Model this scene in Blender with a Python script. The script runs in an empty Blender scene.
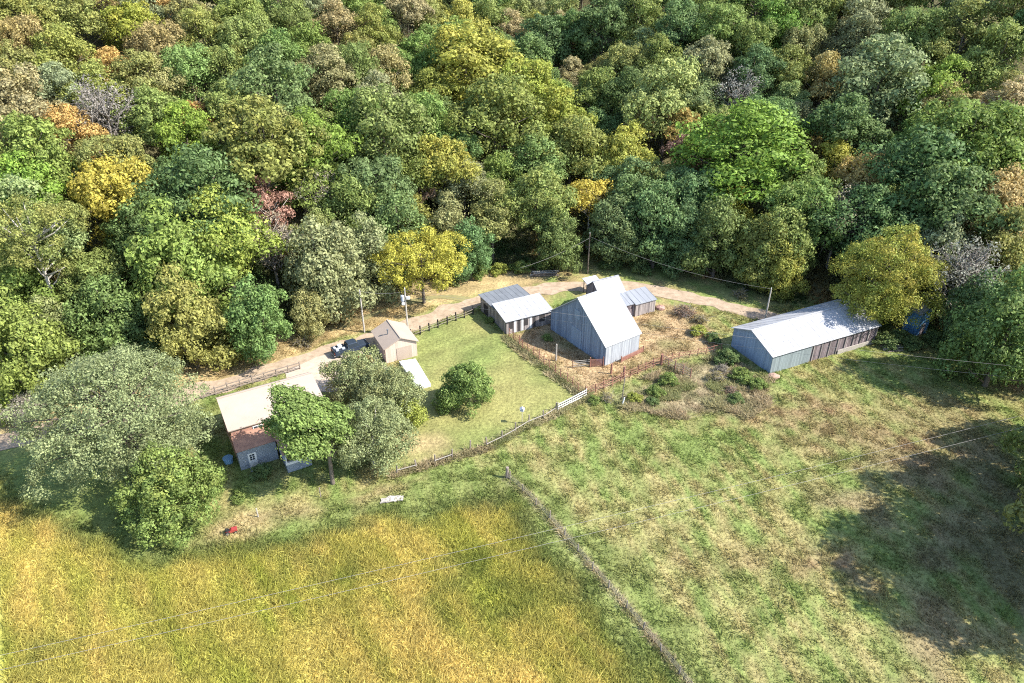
import bpy, math, random
import numpy as np
from mathutils import Vector, Matrix
R = math.radians
random.seed(7)
rng = np.random.default_rng(11)
scene = bpy.context.scene
col = scene.collection

# ------------------------------------------------------------------ camera, sky, sun, exposure
CAM_H, PITCH, FPX = 60.0, R(31), 731.0
cam_d = bpy.data.cameras.new('camera')
cam_d.sensor_width = 36; cam_d.lens = 36 * FPX / 1024
cam_d.clip_end = 6000
cam = bpy.data.objects.new('camera', cam_d); col.objects.link(cam)
cam.location = (0, 0, CAM_H); cam.rotation_euler = (R(90) - PITCH, 0, 0)
scene.camera = cam

SUN_EL = R(44)
SHX, SHY = -1.0, 0.24                      # the way shadows run on the ground
n_ = math.hypot(SHX, SHY)
sun_dir = Vector((-SHX / n_ * math.cos(SUN_EL), -SHY / n_ * math.cos(SUN_EL), math.sin(SUN_EL)))
world = bpy.data.worlds.new('World'); scene.world = world; world.use_nodes = True
wn = world.node_tree; bg = wn.nodes['Background']
sky = wn.nodes.new('ShaderNodeTexSky'); sky.sky_type = 'NISHITA'; sky.sun_disc = False
sky.sun_elevation = SUN_EL; sky.sun_rotation = math.atan2(sun_dir.x, sun_dir.y)
sky.altitude = 300; sky.dust_density = 1.0
wn.links.new(sky.outputs[0], bg.inputs[0]); bg.inputs[1].default_value = 0.15
sun_l = bpy.data.lights.new('sun', 'SUN'); sun_l.energy = 4.4; sun_l.angle = R(0.53); sun_l.color = (1.0, 0.94, 0.85)
sun = bpy.data.objects.new('sun', sun_l); col.objects.link(sun)
sun.rotation_euler = sun_dir.to_track_quat('Z', 'Y').to_euler(); sun.location = (60, 0, 120)
vs = scene.view_settings
vs.view_transform = 'Standard'; vs.look = 'None'; vs.gamma = 1.0; vs.use_curve_mapping = False
vs.exposure = 1.45
scene.cycles.use_denoising = False; scene.cycles.use_adaptive_sampling = False; scene.cycles.filter_width = 1.1; scene.cycles.sample_clamp_indirect = 4
scene.cycles.max_bounces = 6; scene.cycles.diffuse_bounces = 3; scene.cycles.transmission_bounces = 3
scene.cycles.transparent_max_bounces = 6

# ------------------------------------------------------------------ from a place in the view to a place on the ground
def ray(px, py):
    dx = (px - 512) / FPX; dy = -(py - 341.5) / FPX
    return np.array([dx, math.cos(PITCH) + dy * math.sin(PITCH), -math.sin(PITCH) + dy * math.cos(PITCH)])
def at(px, py, z=0.0):
    d = ray(px, py); t = (z - CAM_H) / d[2]
    return np.array([0, 0, CAM_H]) + d * t
def pts(l): return np.array([at(*p)[:2] for p in l])

# ------------------------------------------------------------------ terrain height
EDGE = pts([(-200, 440), (0, 398), (150, 372), (300, 330), (400, 290), (500, 272), (600, 257), (690, 275), (780, 303), (900, 322), (1024, 345), (1200, 380)])
def hill_edge(x): return np.interp(x, EDGE[:, 0], EDGE[:, 1])
def sstep(t): t = np.clip(t, 0, 1); return t * t * (3 - 2 * t)
def vnoise(x, y, s, seed=0):
    x = np.asarray(x, float) / s; y = np.asarray(y, float) / s
    xi = np.floor(x).astype(np.int64); yi = np.floor(y).astype(np.int64)
    fx = x - xi; fy = y - yi; fx = fx * fx * (3 - 2 * fx); fy = fy * fy * (3 - 2 * fy)
    def h(a, b):
        n = (a * 374761393 + b * 668265263 + seed * 1442695041) & 0xffffffff
        n = ((n ^ (n >> 13)) * 1274126177) & 0xffffffff
        return ((n ^ (n >> 16)) & 0xffff) / 65535.0
    return (h(xi, yi) * (1 - fx) + h(xi + 1, yi) * fx) * (1 - fy) + (h(xi, yi + 1) * (1 - fx) + h(xi + 1, yi + 1) * fx) * fy
def terr(x, y):
    x = np.asarray(x, float); y = np.asarray(y, float)
    d = np.maximum(y - hill_edge(x), 0)
    g = 0.33 * d - 0.33 * 9 * (1 - np.exp(-d / 9))
    xv = 14 - 0.18 * (y - 125)
    side = np.where(x > xv, 0.17, 0.12) * (np.sqrt((x - xv) ** 2 + 64) - 8)
    side = np.minimum(side, 26)
    z = g + side * sstep(d / 75)
    z = np.where(z > 95, 95 + (z - 95) * 0.2, z)
    z = z + sstep(d / 25) * (vnoise(x, y, 38, 3) - 0.5) * 9
    # the field dips and rises a little
    z = z + (vnoise(x, y, 45, 8) - 0.5) * 0.7 * sstep((78 - y) / 25)
    return z
def onhill(px, py, hc=0.0):
    """where the line of sight through a point of the view is hc above the terrain"""
    d = ray(px, py)
    t = np.arange(40, 900, 0.5)
    P = np.array([0, 0, CAM_H])[None] + d[None] * t[:, None]
    dz = P[:, 2] - (terr(P[:, 0], P[:, 1]) + hc)
    k = np.argmax(dz < 0)
    if not (dz < 0).any(): k = len(t) - 1
    return P[k]

# ------------------------------------------------------------------ mesh helpers
class MB:
    def __init__(s): s.v = []; s.f = []; s.n = 0
    def add(s, vs_, fs_):
        s.v += [tuple(v) for v in vs_]; s.f += [tuple(i + s.n for i in f) for f in fs_]; s.n += len(vs_)
        return s
    def box(s, x0, x1, y0, y1, z0, z1):
        return s.add([(x0, y0, z0), (x1, y0, z0), (x1, y1, z0), (x0, y1, z0), (x0, y0, z1), (x1, y0, z1), (x1, y1, z1), (x0, y1, z1)],
                     [(0, 3, 2, 1), (4, 5, 6, 7), (0, 1, 5, 4), (1, 2, 6, 5), (2, 3, 7, 6), (3, 0, 4, 7)])
    def bar(s, a, b, w, h=None):
        """a square bar from a to b"""
        h = h or w; a = Vector(a); b = Vector(b); d = (b - a).normalized()
        up = Vector((0, 0, 1)) if abs(d.z) < 0.95 else Vector((0, 1, 0))
        sx = d.cross(up).normalized() * w / 2; sy = sx.cross(d).normalized() * h / 2
        vs_ = [a - sx - sy, a + sx - sy, a + sx + sy, a - sx + sy, b - sx - sy, b + sx - sy, b + sx + sy, b - sx + sy]
        return s.add(vs_, [(0, 1, 2, 3), (7, 6, 5, 4), (0, 4, 5, 1), (1, 5, 6, 2), (2, 6, 7, 3), (3, 7, 4, 0)])
    def tube(s, path, radii, n=8, cap=True):
        base = []
        for i, p in enumerate(path):
            p = Vector(p); q0 = Vector(path[max(i - 1, 0)]); q1 = Vector(path[min(i + 1, len(path) - 1)])
            d = (q1 - q0).normalized(); up = Vector((0, 0, 1)) if abs(d.z) < 0.9 else Vector((0, 1, 0))
            a = d.cross(up).normalized(); b = a.cross(d).normalized()
            r = radii[i] if hasattr(radii, '__len__') else radii
            base += [p + (a * math.cos(2 * math.pi * k / n) + b * math.sin(2 * math.pi * k / n)) * r for k in range(n)]
        fs = []
        for i in range(len(path) - 1):
            for k in range(n):
                k2 = (k + 1) % n
                fs.append((i * n + k, i * n + k2, (i + 1) * n + k2, (i + 1) * n + k))
        if cap: fs += [tuple(range(n - 1, -1, -1)), tuple((len(path) - 1) * n + k for k in range(n))]
        return s.add(base, fs)
    def slab(s, quad, t):
        """a quad (ccw from above) given thickness t downwards along its normal"""
        q = [Vector(v) for v in quad]; nrm = (q[1] - q[0]).cross(q[3] - q[0]).normalized()
        lo = [v - nrm * t for v in q]
        return s.add(q + lo, [(0, 1, 2, 3), (7, 6, 5, 4), (0, 4, 5, 1), (1, 5, 6, 2), (2, 6, 7, 3), (3, 7, 4, 0)])
    def build(s, name, m, parent=None, bevel=0, smooth=False):
        me = bpy.data.meshes.new(name); me.from_pydata(s.v, [], s.f); me.materials.append(m)
        if smooth: me.polygons.foreach_set('use_smooth', [True] * len(me.polygons))
        o = bpy.data.objects.new(name, me); col.objects.link(o)
        if parent: o.parent = parent
        if bevel:
            b = o.modifiers.new('b', 'BEVEL'); b.width = bevel; b.segments = 2
        return o
def np_mesh(name, V, F, m, colors=None, attr=None):
    """fast mesh: V (n,3), F (m,k)"""
    me = bpy.data.meshes.new(name); k = F.shape[1]
    me.vertices.add(len(V)); me.vertices.foreach_set('co', V.astype(np.float32).ravel())
    me.loops.add(F.size); me.loops.foreach_set('vertex_index', F.astype(np.int32).ravel())
    me.polygons.add(len(F)); me.polygons.foreach_set('loop_start', np.arange(0, F.size, k, dtype=np.int32))
    me.update(calc_edges=True)
    if colors is not None:
        a = me.color_attributes.new('tint', 'FLOAT_COLOR', 'POINT')
        c = np.ones((len(V), 4), np.float32); c[:, :colors.shape[1]] = colors
        a.data.foreach_set('color', c.ravel())
    me.materials.append(m)
    return me
def tag(o, label=None, cat=None, group=None, kind=None):
    if label: o['label'] = label
    if cat: o['category'] = cat
    if group: o['group'] = group
    if kind: o['kind'] = kind
    return o
def empty(name, loc, rz=0.0):
    o = bpy.data.objects.new(name, None); col.objects.link(o)
    o.location = tuple(float(v) for v in loc); o.rotation_euler = (0, 0, rz); return o
def link_mesh(name, me, parent=None):
    o = bpy.data.objects.new(name, me); col.objects.link(o)
    if parent: o.parent = parent
    return o
def copy_tree(o, parent=None):
    c = o.copy(); col.objects.link(c)
    if parent: c.parent = parent
    for ch in list(o.children): copy_tree(ch, c)
    return c

# ------------------------------------------------------------------ materials
def newmat(name):
    m = bpy.data.materials.new(name); m.use_nodes = True
    nt = m.node_tree; b = nt.nodes['Principled BSDF']; b.inputs['Roughness'].default_value = 0.8
    b.inputs['Specular IOR Level'].default_value = 0.3
    return m, nt, b
def N(nt, t, **k):
    n = nt.nodes.new(t)
    for a, v in k.items(): setattr(n, a, v)
    return n
def mat_plain(name, c, rough=0.7, metal=0.0, var=0.25, scale=2.0, stretch=(1, 1, 1), dark=None, bump=0.0, contrast=(0.3, 0.7)):
    m, nt, b = newmat(name); L = nt.links
    tc = N(nt, 'ShaderNodeTexCoord'); mp = N(nt, 'ShaderNodeMapping'); mp.inputs['Scale'].default_value = stretch
    nz = N(nt, 'ShaderNodeTexNoise'); nz.inputs['Scale'].default_value = scale; nz.inputs['Detail'].default_value = 6; nz.inputs['Roughness'].default_value = 0.7
    L.new(tc.outputs['Object'], mp.inputs[0]); L.new(mp.outputs[0], nz.inputs['Vector'])
    rp = N(nt, 'ShaderNodeValToRGB'); rp.color_ramp.elements[0].position = contrast[0]; rp.color_ramp.elements[1].position = contrast[1]
    dk = dark or tuple(v * (1 - var) for v in c)
    rp.color_ramp.elements[0].color = (*dk, 1); rp.color_ramp.elements[1].color = (*c, 1)
    L.new(nz.outputs[0], rp.inputs[0]); L.new(rp.outputs[0], b.inputs['Base Color'])
    b.inputs['Roughness'].default_value = rough; b.inputs['Metallic'].default_value = metal
    if bump:
        bp = N(nt, 'ShaderNodeBump'); bp.inputs['Strength'].default_value = bump; L.new(nz.outputs[0], bp.inputs['Height']); L.new(bp.outputs[0], b.inputs['Normal'])
    return m
def mat_boards(name, c, dark, width=0.22, gap=0.25):
    """upright weathered boards: a tone per board, streaks running down, dark joints"""
    m, nt, b = newmat(name); L = nt.links
    tc = N(nt, 'ShaderNodeTexCoord'); sp = N(nt, 'ShaderNodeSeparateXYZ'); L.new(tc.outputs['Object'], sp.inputs[0])
    ad = N(nt, 'ShaderNodeMath', operation='ADD'); L.new(sp.outputs[0], ad.inputs[0]); L.new(sp.outputs[1], ad.inputs[1])
    dv = N(nt, 'ShaderNodeMath', operation='DIVIDE'); L.new(ad.outputs[0], dv.inputs[0]); dv.inputs[1].default_value = width
    fl = N(nt, 'ShaderNodeMath', operation='FLOOR'); L.new(dv.outputs[0], fl.inputs[0])
    fr = N(nt, 'ShaderNodeMath', operation='FRACT'); L.new(dv.outputs[0], fr.inputs[0])
    wn_ = N(nt, 'ShaderNodeTexWhiteNoise', noise_dimensions='1D'); L.new(fl.outputs[0], wn_.inputs['W'])
    mp = N(nt, 'ShaderNodeMapping'); mp.inputs['Scale'].default_value = (3, 3, 0.5); L.new(tc.outputs['Object'], mp.inputs[0])
    nz = N(nt, 'ShaderNodeTexNoise'); nz.inputs['Scale'].default_value = 1.6; nz.inputs['Detail'].default_value = 7; nz.inputs['Roughness'].default_value = 0.75; L.new(mp.outputs[0], nz.inputs['Vector'])
    s1 = N(nt, 'ShaderNodeMath', operation='MULTIPLY_ADD'); L.new(wn_.outputs['Value'], s1.inputs[0]); s1.inputs[1].default_value = 0.4; L.new(nz.outputs[0], s1.inputs[2])
    rp = N(nt, 'ShaderNodeValToRGB'); rp.color_ramp.elements[0].position = 0.45; rp.color_ramp.elements[1].position = 0.95
    rp.color_ramp.elements[0].color = (*dark, 1); rp.color_ramp.elements[1].color = (*c, 1); L.new(s1.outputs[0], rp.inputs[0])
    jt = N(nt, 'ShaderNodeMath', operation='LESS_THAN'); L.new(fr.outputs[0], jt.inputs[0]); jt.inputs[1].default_value = 0.12
    jm = N(nt, 'ShaderNodeMath', operation='MULTIPLY'); L.new(jt.outputs[0], jm.inputs[0]); jm.inputs[1].default_value = gap * 2.5
    mx = N(nt, 'ShaderNodeMix', data_type='RGBA'); L.new(jm.outputs[0], mx.inputs[0]); L.new(rp.outputs[0], mx.inputs[6]); mx.inputs[7].default_value = (*[v * 0.4 for v in dark], 1)
    L.new(mx.outputs[2], b.inputs['Base Color']); b.inputs['Roughness'].default_value = 0.85
    return m
def mat_brick(name, c1, c2, mortar, scale=1.0):
    m, nt, b = newmat(name); L = nt.links
    tc = N(nt, 'ShaderNodeTexCoord'); sp = N(nt, 'ShaderNodeSeparateXYZ'); L.new(tc.outputs['Object'], sp.inputs[0])
    ad = N(nt, 'ShaderNodeMath', operation='ADD'); L.new(sp.outputs[0], ad.inputs[0]); L.new(sp.outputs[1], ad.inputs[1])
    cb = N(nt, 'ShaderNodeCombineXYZ'); L.new(ad.outputs[0], cb.inputs[0]); L.new(sp.outputs[2], cb.inputs[1])
    br = N(nt, 'ShaderNodeTexBrick'); L.new(cb.outputs[0], br.inputs['Vector'])
    br.inputs['Scale'].default_value = scale; br.inputs['Color1'].default_value = (*c1, 1); br.inputs['Color2'].default_value = (*c2, 1); br.inputs['Mortar'].default_value = (*mortar, 1)
    br.inputs['Brick Width'].default_value = 0.42; br.inputs['Row Height'].default_value = 0.2; br.inputs['Mortar Size'].default_value = 0.018
    L.new(br.outputs[0], b.inputs['Base Color']); return m
def mat_leaf(name='leaf'):
    """leaf colour = the tree's own colour, varied leaf by leaf; alpha of the object's colour is how far the turned clumps go to yellow"""
    m, nt, b = newmat(name); L = nt.links
    oi = N(nt, 'ShaderNodeObjectInfo'); at_ = N(nt, 'ShaderNodeAttribute', attribute_name='tint')
    sp = N(nt, 'ShaderNodeSeparateColor'); L.new(at_.outputs['Color'], sp.inputs[0])
    mul = N(nt, 'ShaderNodeMath', operation='MULTIPLY'); L.new(oi.outputs['Alpha'], mul.inputs[0]); L.new(sp.outputs[1], mul.inputs[1])
    mx = N(nt, 'ShaderNodeMix', data_type='RGBA'); L.new(mul.outputs[0], mx.inputs[0]); L.new(oi.outputs['Color'], mx.inputs[6]); mx.inputs[7].default_value = (0.30, 0.22, 0.035, 1)
    ml = N(nt, 'ShaderNodeVectorMath', operation='SCALE'); L.new(mx.outputs[2], ml.inputs[0]); L.new(sp.outputs[0], ml.inputs['Scale'])
    L.new(ml.outputs[0], b.inputs['Base Color']); b.inputs['Roughness'].default_value = 0.65; b.inputs['Specular IOR Level'].default_value = 0.25
    tr = N(nt, 'ShaderNodeBsdfTranslucent'); L.new(ml.outputs[0], tr.inputs['Color'])
    ms = N(nt, 'ShaderNodeMixShader'); ms.inputs[0].default_value = 0.38
    L.new(b.outputs[0], ms.inputs[1]); L.new(tr.outputs[0], ms.inputs[2])
    L.new(ms.outputs[0], nt.nodes['Material Output'].inputs['Surface']); return m
def mat_tint(name, transl=0.25, noise=0.0, bump=0.0):
    m, nt, b = newmat(name); L = nt.links
    a = N(nt, 'ShaderNodeAttribute', attribute_name='tint'); src = a.outputs['Color']
    tc = N(nt, 'ShaderNodeTexCoord')
    if noise:
        def layer(src, scale, amt, lo=0.35, hi=0.65):
            nz = N(nt, 'ShaderNodeTexNoise'); nz.inputs['Scale'].default_value = scale; nz.inputs['Detail'].default_value = 5; nz.inputs['Roughness'].default_value = 0.65
            L.new(tc.outputs['Object'], nz.inputs['Vector'])
            mr = N(nt, 'ShaderNodeMapRange'); mr.inputs[1].default_value = lo; mr.inputs[2].default_value = hi; mr.inputs[3].default_value = 1 - amt; mr.inputs[4].default_value = 1 + amt
            L.new(nz.outputs[0], mr.inputs[0])
            v = N(nt, 'ShaderNodeVectorMath', operation='SCALE'); L.new(src, v.inputs[0]); L.new(mr.outputs[0], v.inputs['Scale'])
            return v.outputs[0], nz.outputs[0]
        src, _ = layer(src, 0.35, noise * 0.6)
        src, h = layer(src, 2.2, noise)
        bp = N(nt, 'ShaderNodeBump'); bp.inputs['Strength'].default_value = bump; bp.inputs['Distance'].default_value = 0.3; L.new(h, bp.inputs['Height']); L.new(bp.outputs[0], b.inputs['Normal'])
    L.new(src, b.inputs['Base Color']); b.inputs['Roughness'].default_value = 0.9; b.inputs['Specular IOR Level'].default_value = 0.15
    if transl:
        tr = N(nt, 'ShaderNodeBsdfTranslucent'); L.new(src, tr.inputs['Color'])
        ms = N(nt, 'ShaderNodeMixShader'); ms.inputs[0].default_value = transl
        L.new(b.outputs[0], ms.inputs[1]); L.new(tr.outputs[0], ms.inputs[2]); L.new(ms.outputs[0], nt.nodes['Material Output'].inputs['Surface'])
    return m
M = {}
M['leaf'] = mat_leaf()
M['ground'] = mat_tint('ground', 0, 0.28, 0.6)
M['grass'] = mat_tint('grass', 0.5)
M['bark'] = mat_plain('bark', (0.17, 0.14, 0.11), 0.9, var=0.5, scale=3, stretch=(4, 4, 0.7))
M['pale_bark'] = mat_plain('pale_bark', (0.50, 0.46, 0.40), 0.9, var=0.45, scale=2, stretch=(3, 3, 0.8))
M['twig'] = mat_plain('twig', (0.24, 0.215, 0.185), 0.9, var=0.3, scale=3)
M['gravel'] = mat_plain('gravel', (0.37, 0.285, 0.205), 0.95, dark=(0.23, 0.175, 0.12), scale=0.9, contrast=(0.35, 0.62), bump=0.4)
M['verge'] = mat_plain('verge', (0.25, 0.225, 0.10), 0.95, dark=(0.16, 0.15, 0.07), scale=0.9)
M['white_metal'] = mat_plain('white_metal', (0.40, 0.41, 0.43), 0.45, 0.0, dark=(.27, .27, .28), scale=0.5, stretch=(3, 0.4, 0.4))
M['grey_metal'] = mat_plain('grey_metal', (0.27, 0.285, 0.31), 0.45, 0.15, var=0.22, scale=0.6, stretch=(2.5, 0.4, 0.4))
M['dull_metal'] = mat_plain('dull_metal', (0.17, 0.185, 0.205), 0.5, 0.1, var=0.25, scale=0.7)
M['old_tin'] = mat_plain('old_tin', (0.35, 0.365, 0.39), 0.5, 0.0, dark=(0.24, 0.245, 0.26), scale=0.7, stretch=(2, .5, .5))
M['cream_metal'] = mat_plain('cream_metal', (0.37, 0.30, 0.245), 0.5, 0.0, var=0.14, scale=0.5)
M['tan_metal'] = mat_plain('tan_metal', (0.52, 0.42, 0.35), 0.55, 0.0, var=0.08, scale=0.5)
M['barn_boards'] = mat_boards('barn_boards', (0.25, 0.31, 0.40), (0.13, 0.16, 0.215), 0.28)
M['barn_white'] = mat_boards('barn_white', (0.36, 0.385, 0.41), (0.22, 0.235, 0.26), 0.25, 0.2)
M['grey_siding'] = mat_boards('grey_siding', (0.23, 0.275, 0.285), (0.15, 0.18, 0.19), 0.3, 0.2)
M['blue_siding'] = mat_boards('blue_siding', (0.25, 0.315, 0.40), (0.18, 0.23, 0.30), 0.3, 0.1)
M['old_boards'] = mat_boards('old_boards', (0.36, 0.32, 0.30), (0.11, 0.095, 0.095), 0.26, 0.35)
M['dark_boards'] = mat_boards('dark_boards', (0.30, 0.25, 0.26), (0.075, 0.06, 0.065), 0.3, 0.35)
M['tan_siding'] = mat_boards('tan_siding', (0.52, 0.41, 0.34), (0.42, 0.33, 0.27), 0.4, 0.08)
M['weathered'] = mat_plain('weathered', (0.27, 0.225, 0.19), 0.9, var=0.5, scale=3, stretch=(2, 2, 2))
M['pale_wood'] = mat_plain('pale_wood', (0.38, 0.35, 0.31), 0.9, var=0.35, scale=3)
M['white_paint'] = mat_plain('white_paint', (0.62, 0.62, 0.61), 0.6, var=0.08)
M['rust'] = mat_plain('rust', (0.29, 0.155, 0.12), 0.85, dark=(0.19, 0.075, 0.05), scale=2)
M['red_paint'] = mat_plain('red_paint', (0.42, 0.06, 0.04), 0.5, var=0.2)
M['black'] = mat_plain('black', (0.02, 0.02, 0.022), 0.7, var=0.3)
M['inside_shade'] = mat_plain('inside_shade', (0.045, 0.04, 0.04), 0.9, var=0.3)  # near-black colour standing in for the shade inside buildings
M['glass'] = mat_plain('glass', (0.03, 0.04, 0.05), 0.08, var=0.2)
M['brick'] = mat_brick('brick', (0.33, 0.15, 0.10), (0.24, 0.10, 0.07), (0.36, 0.31, 0.27), 1.6)
M['shingle'] = mat_plain('shingle', (0.34, 0.19, 0.13), 0.9, dark=(0.18, 0.10, 0.075), scale=1.8, bump=0.2)
M['block'] = mat_brick('block', (0.27, 0.30, 0.34), (0.20, 0.23, 0.265), (0.15, 0.165, 0.19), 0.9)
M['blue_plastic'] = mat_plain('blue_plastic', (0.14, 0.27, 0.42), 0.5, var=0.15)
M['blue_paint'] = mat_boards('blue_paint', (0.13, 0.30, 0.52), (0.08, 0.20, 0.37), 0.3, 0.15)
M['navy'] = mat_plain('navy', (0.035, 0.05, 0.075), 0.25, 0.2, var=0.2)
M['cargo'] = mat_plain('cargo', (0.38, 0.42, 0.48), 0.6, var=0.3)
M['chrome'] = mat_plain('chrome', (0.6, 0.6, 0.62), 0.25, 0.8, var=0.1)
M['tyre'] = mat_plain('tyre', (0.02, 0.02, 0.02), 0.9, var=0.2)
M['car_red'] = mat_plain('car_red', (0.26, 0.04, 0.035), 0.3, var=0.1)
M['tarp'] = mat_plain('tarp', (0.42, 0.45, 0.52), 0.6, var=0.25, scale=1.5)
M['wire'] = mat_plain('wire', (0.22, 0.21, 0.2), 0.5, var=0.05)
M['leaf_litter'] = mat_plain('leaf_litter', (0.2, 0.14, 0.09), 0.9, var=0.4)

# ------------------------------------------------------------------ the ground: zones given their own colours
def sdf(x, y, poly):
    """signed distance (inside positive)"""
    x = np.asarray(x, float); y = np.asarray(y, float); d = np.full(x.shape, 1e9); ins = np.zeros(x.shape, bool)
    n = len(poly)
    for i in range(n):
        ax, ay = poly[i]; bx, by = poly[(i + 1) % n]
        ex, ey = bx - ax, by - ay; L2 = ex * ex + ey * ey + 1e-9
        t = np.clip(((x - ax) * ex + (y - ay) * ey) / L2, 0, 1)
        d = np.minimum(d, np.hypot(x - ax - t * ex, y - ay - t * ey))
        c = ((ay > y) != (by > y)) & (x < (bx - ax) * (y - ay) / (by - ay + 1e-12) + ax)
        ins ^= c
    return np.where(ins, d, -d)
def dline(x, y, line):
    x = np.asarray(x, float); y = np.asarray(y, float); d = np.full(x.shape, 1e9)
    for i in range(len(line) - 1):
        ax, ay = line[i]; bx, by = line[i + 1]; ex, ey = bx - ax, by - ay
        t = np.clip(((x - ax) * ex + (y - ay) * ey) / (ex * ex + ey * ey + 1e-9), 0, 1)
        d = np.minimum(d, np.hypot(x - ax - t * ex, y - ay - t * ey))
    return d
ROAD = pts([(-260, 500), (-60, 455), (20, 437), (100, 420), (200, 392), (300, 361), (365, 341), (420, 321), (470, 303), (520, 292), (575, 286), (630, 287), (690, 297), (740, 309), (790, 322)])
MEADOW = pts([(-300, 450), (0, 478), (60, 508), (120, 538), (168, 556), (240, 548), (330, 528), (400, 508), (470, 494), (510, 505), (540, 535), (590, 592), (640, 648), (690, 715), (690, 1200), (-500, 1200)])
FENCE_FIELD = pts([(507, 478), (530, 497), (560, 531), (590, 566), (620, 600), (650, 637), (675, 668), (700, 700)])
LAWN = pts([(405, 350), (425, 330), (475, 312), (502, 336), (530, 355), (560, 382), (583, 396), (545, 418), (500, 442), (440, 460), (395, 476), (380, 440), (400, 400)])
CORRAL = pts([(508, 338), (550, 318), (600, 310), (650, 300), (700, 312), (722, 330), (712, 352), (660, 368), (612, 388), (585, 398), (555, 374)])
TANLAWN = pts([(395, 425), (450, 430), (480, 440), (440, 456), (395, 474), (330, 500), (240, 500), (200, 530), (180, 555), (230, 545), (330, 520), (400, 500), (420, 480), (350, 470)])
WEEDS = pts([(610, 395), (660, 370), (720, 355), (775, 380), (770, 405), (740, 425), (680, 420), (620, 408)])
BROWN = pts([(720, 420), (800, 395), (880, 385), (1000, 400), (1024, 450), (960, 500), (900, 480), (830, 470), (760, 450)])
BANK = pts([(205, 388), (300, 352), (360, 330), (420, 312), (470, 292), (560, 276), (570, 264), (480, 270), (420, 276), (340, 300), (270, 335), (200, 360), (60, 395), (0, 420), (0, 436), (100, 412)])
BROWN2 = pts([(820, 470), (900, 430), (1040, 430), (1100, 560), (1080, 720), (900, 720), (860, 620), (800, 540)])
PAD = pts([(285, 372), (318, 357), (362, 345), (372, 352), (392, 372), (345, 392), (290, 392)])
def ground_color(x, y):
    x = np.asarray(x, float); y = np.asarray(y, float)
    C = np.zeros(x.shape + (3,))
    def V(*c): return np.array(c)
    # rough pasture: dry straw over green, in drifts that run with the mowing
    u = x * 0.80 + y * 0.60; w = -x * 0.60 + y * 0.80
    n1 = vnoise(x, y, 1.7, 1); n2 = vnoise(x, y, 7, 2); n3 = vnoise(x * .96 + y * .28, (y * .96 - x * .28) * .14, .75, 4); n4 = vnoise(x, y, 20, 5)
    t = np.clip((n1 * 0.36 + n2 * 0.10 + n3 * 0.58 + (n4 - .5) * 0.2 - 0.32) * 2.0, 0, 1)[..., None]
    C[:] = V(0.170, 0.220, 0.062) * (1 - t) + V(0.31, 0.27, 0.115) * t
    red = np.clip((vnoise(x, y, 9, 9) - 0.62) * 4, 0, 1)[..., None] * np.clip(vnoise(x, y, 1.5, 10) * 1.6 - .3, 0, 1)[..., None]
    C = C * (1 - red * .7) + V(0.27, 0.16, 0.10) * red * .7
    def blend(C, m, c):
        m = m[..., None]; return C * (1 - m) + c * m
    wob = (vnoise(x, y, 5, 21) - 0.5) * 4 + (vnoise(x, y, 1.6, 22) - .5) * 2
    # brown patch beyond
    m = sstep((sdf(x, y, BROWN) + wob + 1) / 4) * np.clip(vnoise(x, y, 4, 13) * 1.8 - .4, 0, 1)
    C = blend(C, m * .5, V(0.24, 0.17, 0.095))
    m = sstep((sdf(x, y, BROWN2) + wob + 1) / 5) * np.clip(vnoise(x, y, 3.2, 14) * 2.2 - .6, 0, 1)
    C = blend(C, m * .6, V(0.22, 0.155, 0.10))
    # grass in the field margin, greener
    dm = sdf(x, y, MEADOW)
    m = sstep((dm + 7 + wob) / 3); C = blend(C, m * .75, V(0.14, 0.18, 0.05) * (0.8 + 0.5 * n1[..., None]))
    # the tall golden meadow
    n5 = vnoise(u * 1.0, w * 0.25, 1.3, 31); n6 = vnoise(x, y, 10, 32)
    gold = np.clip(n5 * 0.7 + n6 * 0.6 - 0.15, 0, 1)[..., None]
    mc = V(0.32, 0.335, 0.06) * (1 - gold) + V(0.58, 0.455, 0.145) * gold
    gr = np.clip((vnoise(x, y, 6, 33) - .58) * 5, 0, 1)[..., None] * np.clip(n1 * 1.8 - .4, 0, 1)[..., None]
    mc = mc * (1 - gr * .6) + V(0.14, 0.18, 0.04) * gr * .6
    m = sstep((dm + wob * 1.0) / 3.5); C = blend(C, m, mc)
    # mown lawn with faint stripes
    lc = V(0.165, 0.20, 0.06) * (0.8 + 0.45 * vnoise(w * 1.0, u * 0.12, 1.5, 41)[..., None])
    lt = np.clip(vnoise(x, y, 5, 42) * 1.7 - .5, 0, 1)[..., None]; lc = lc * (1 - lt * .55) + V(0.32, 0.27, 0.11) * lt * .55
    C = blend(C, sstep((sdf(x, y, LAWN) + 0.5) / 1.5), lc)
    C = blend(C, sstep((sdf(x, y, TANLAWN) + 0.5 + wob) / 4) * .8, V(0.38, 0.29, 0.15) * (0.75 + .5 * n1[..., None]))
    cc = V(0.37, 0.27, 0.15) * (0.75 + 0.5 * n1[..., None]); ct = np.clip(vnoise(x, y, 3, 51) * 2 - .95, 0, 1)[..., None]
    cc = cc * (1 - ct * .6) + V(0.16, 0.18, 0.06) * ct * .6
    C = blend(C, sstep((sdf(x, y, CORRAL) + 0.5 + wob * .4) / 2), cc)
    C = blend(C, sstep((sdf(x, y, WEEDS) + wob) / 3) * .7, V(0.25, 0.20, 0.13) * (0.6 + 0.8 * n1[..., None]))
    C = blend(C, sstep((sdf(x, y, BANK) + 1.5 + wob * .5) / 2), V(0.37, 0.285, 0.14) * (0.7 + 0.6 * n1[..., None]))
    # soil along the overgrown fence
    m = np.clip(1 - np.abs(dline(x, y, FENCE_FIELD) - 0.3) / 0.5, 0, 1); C = blend(C, m * .6, V(0.33, 0.27, 0.17))
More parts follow.
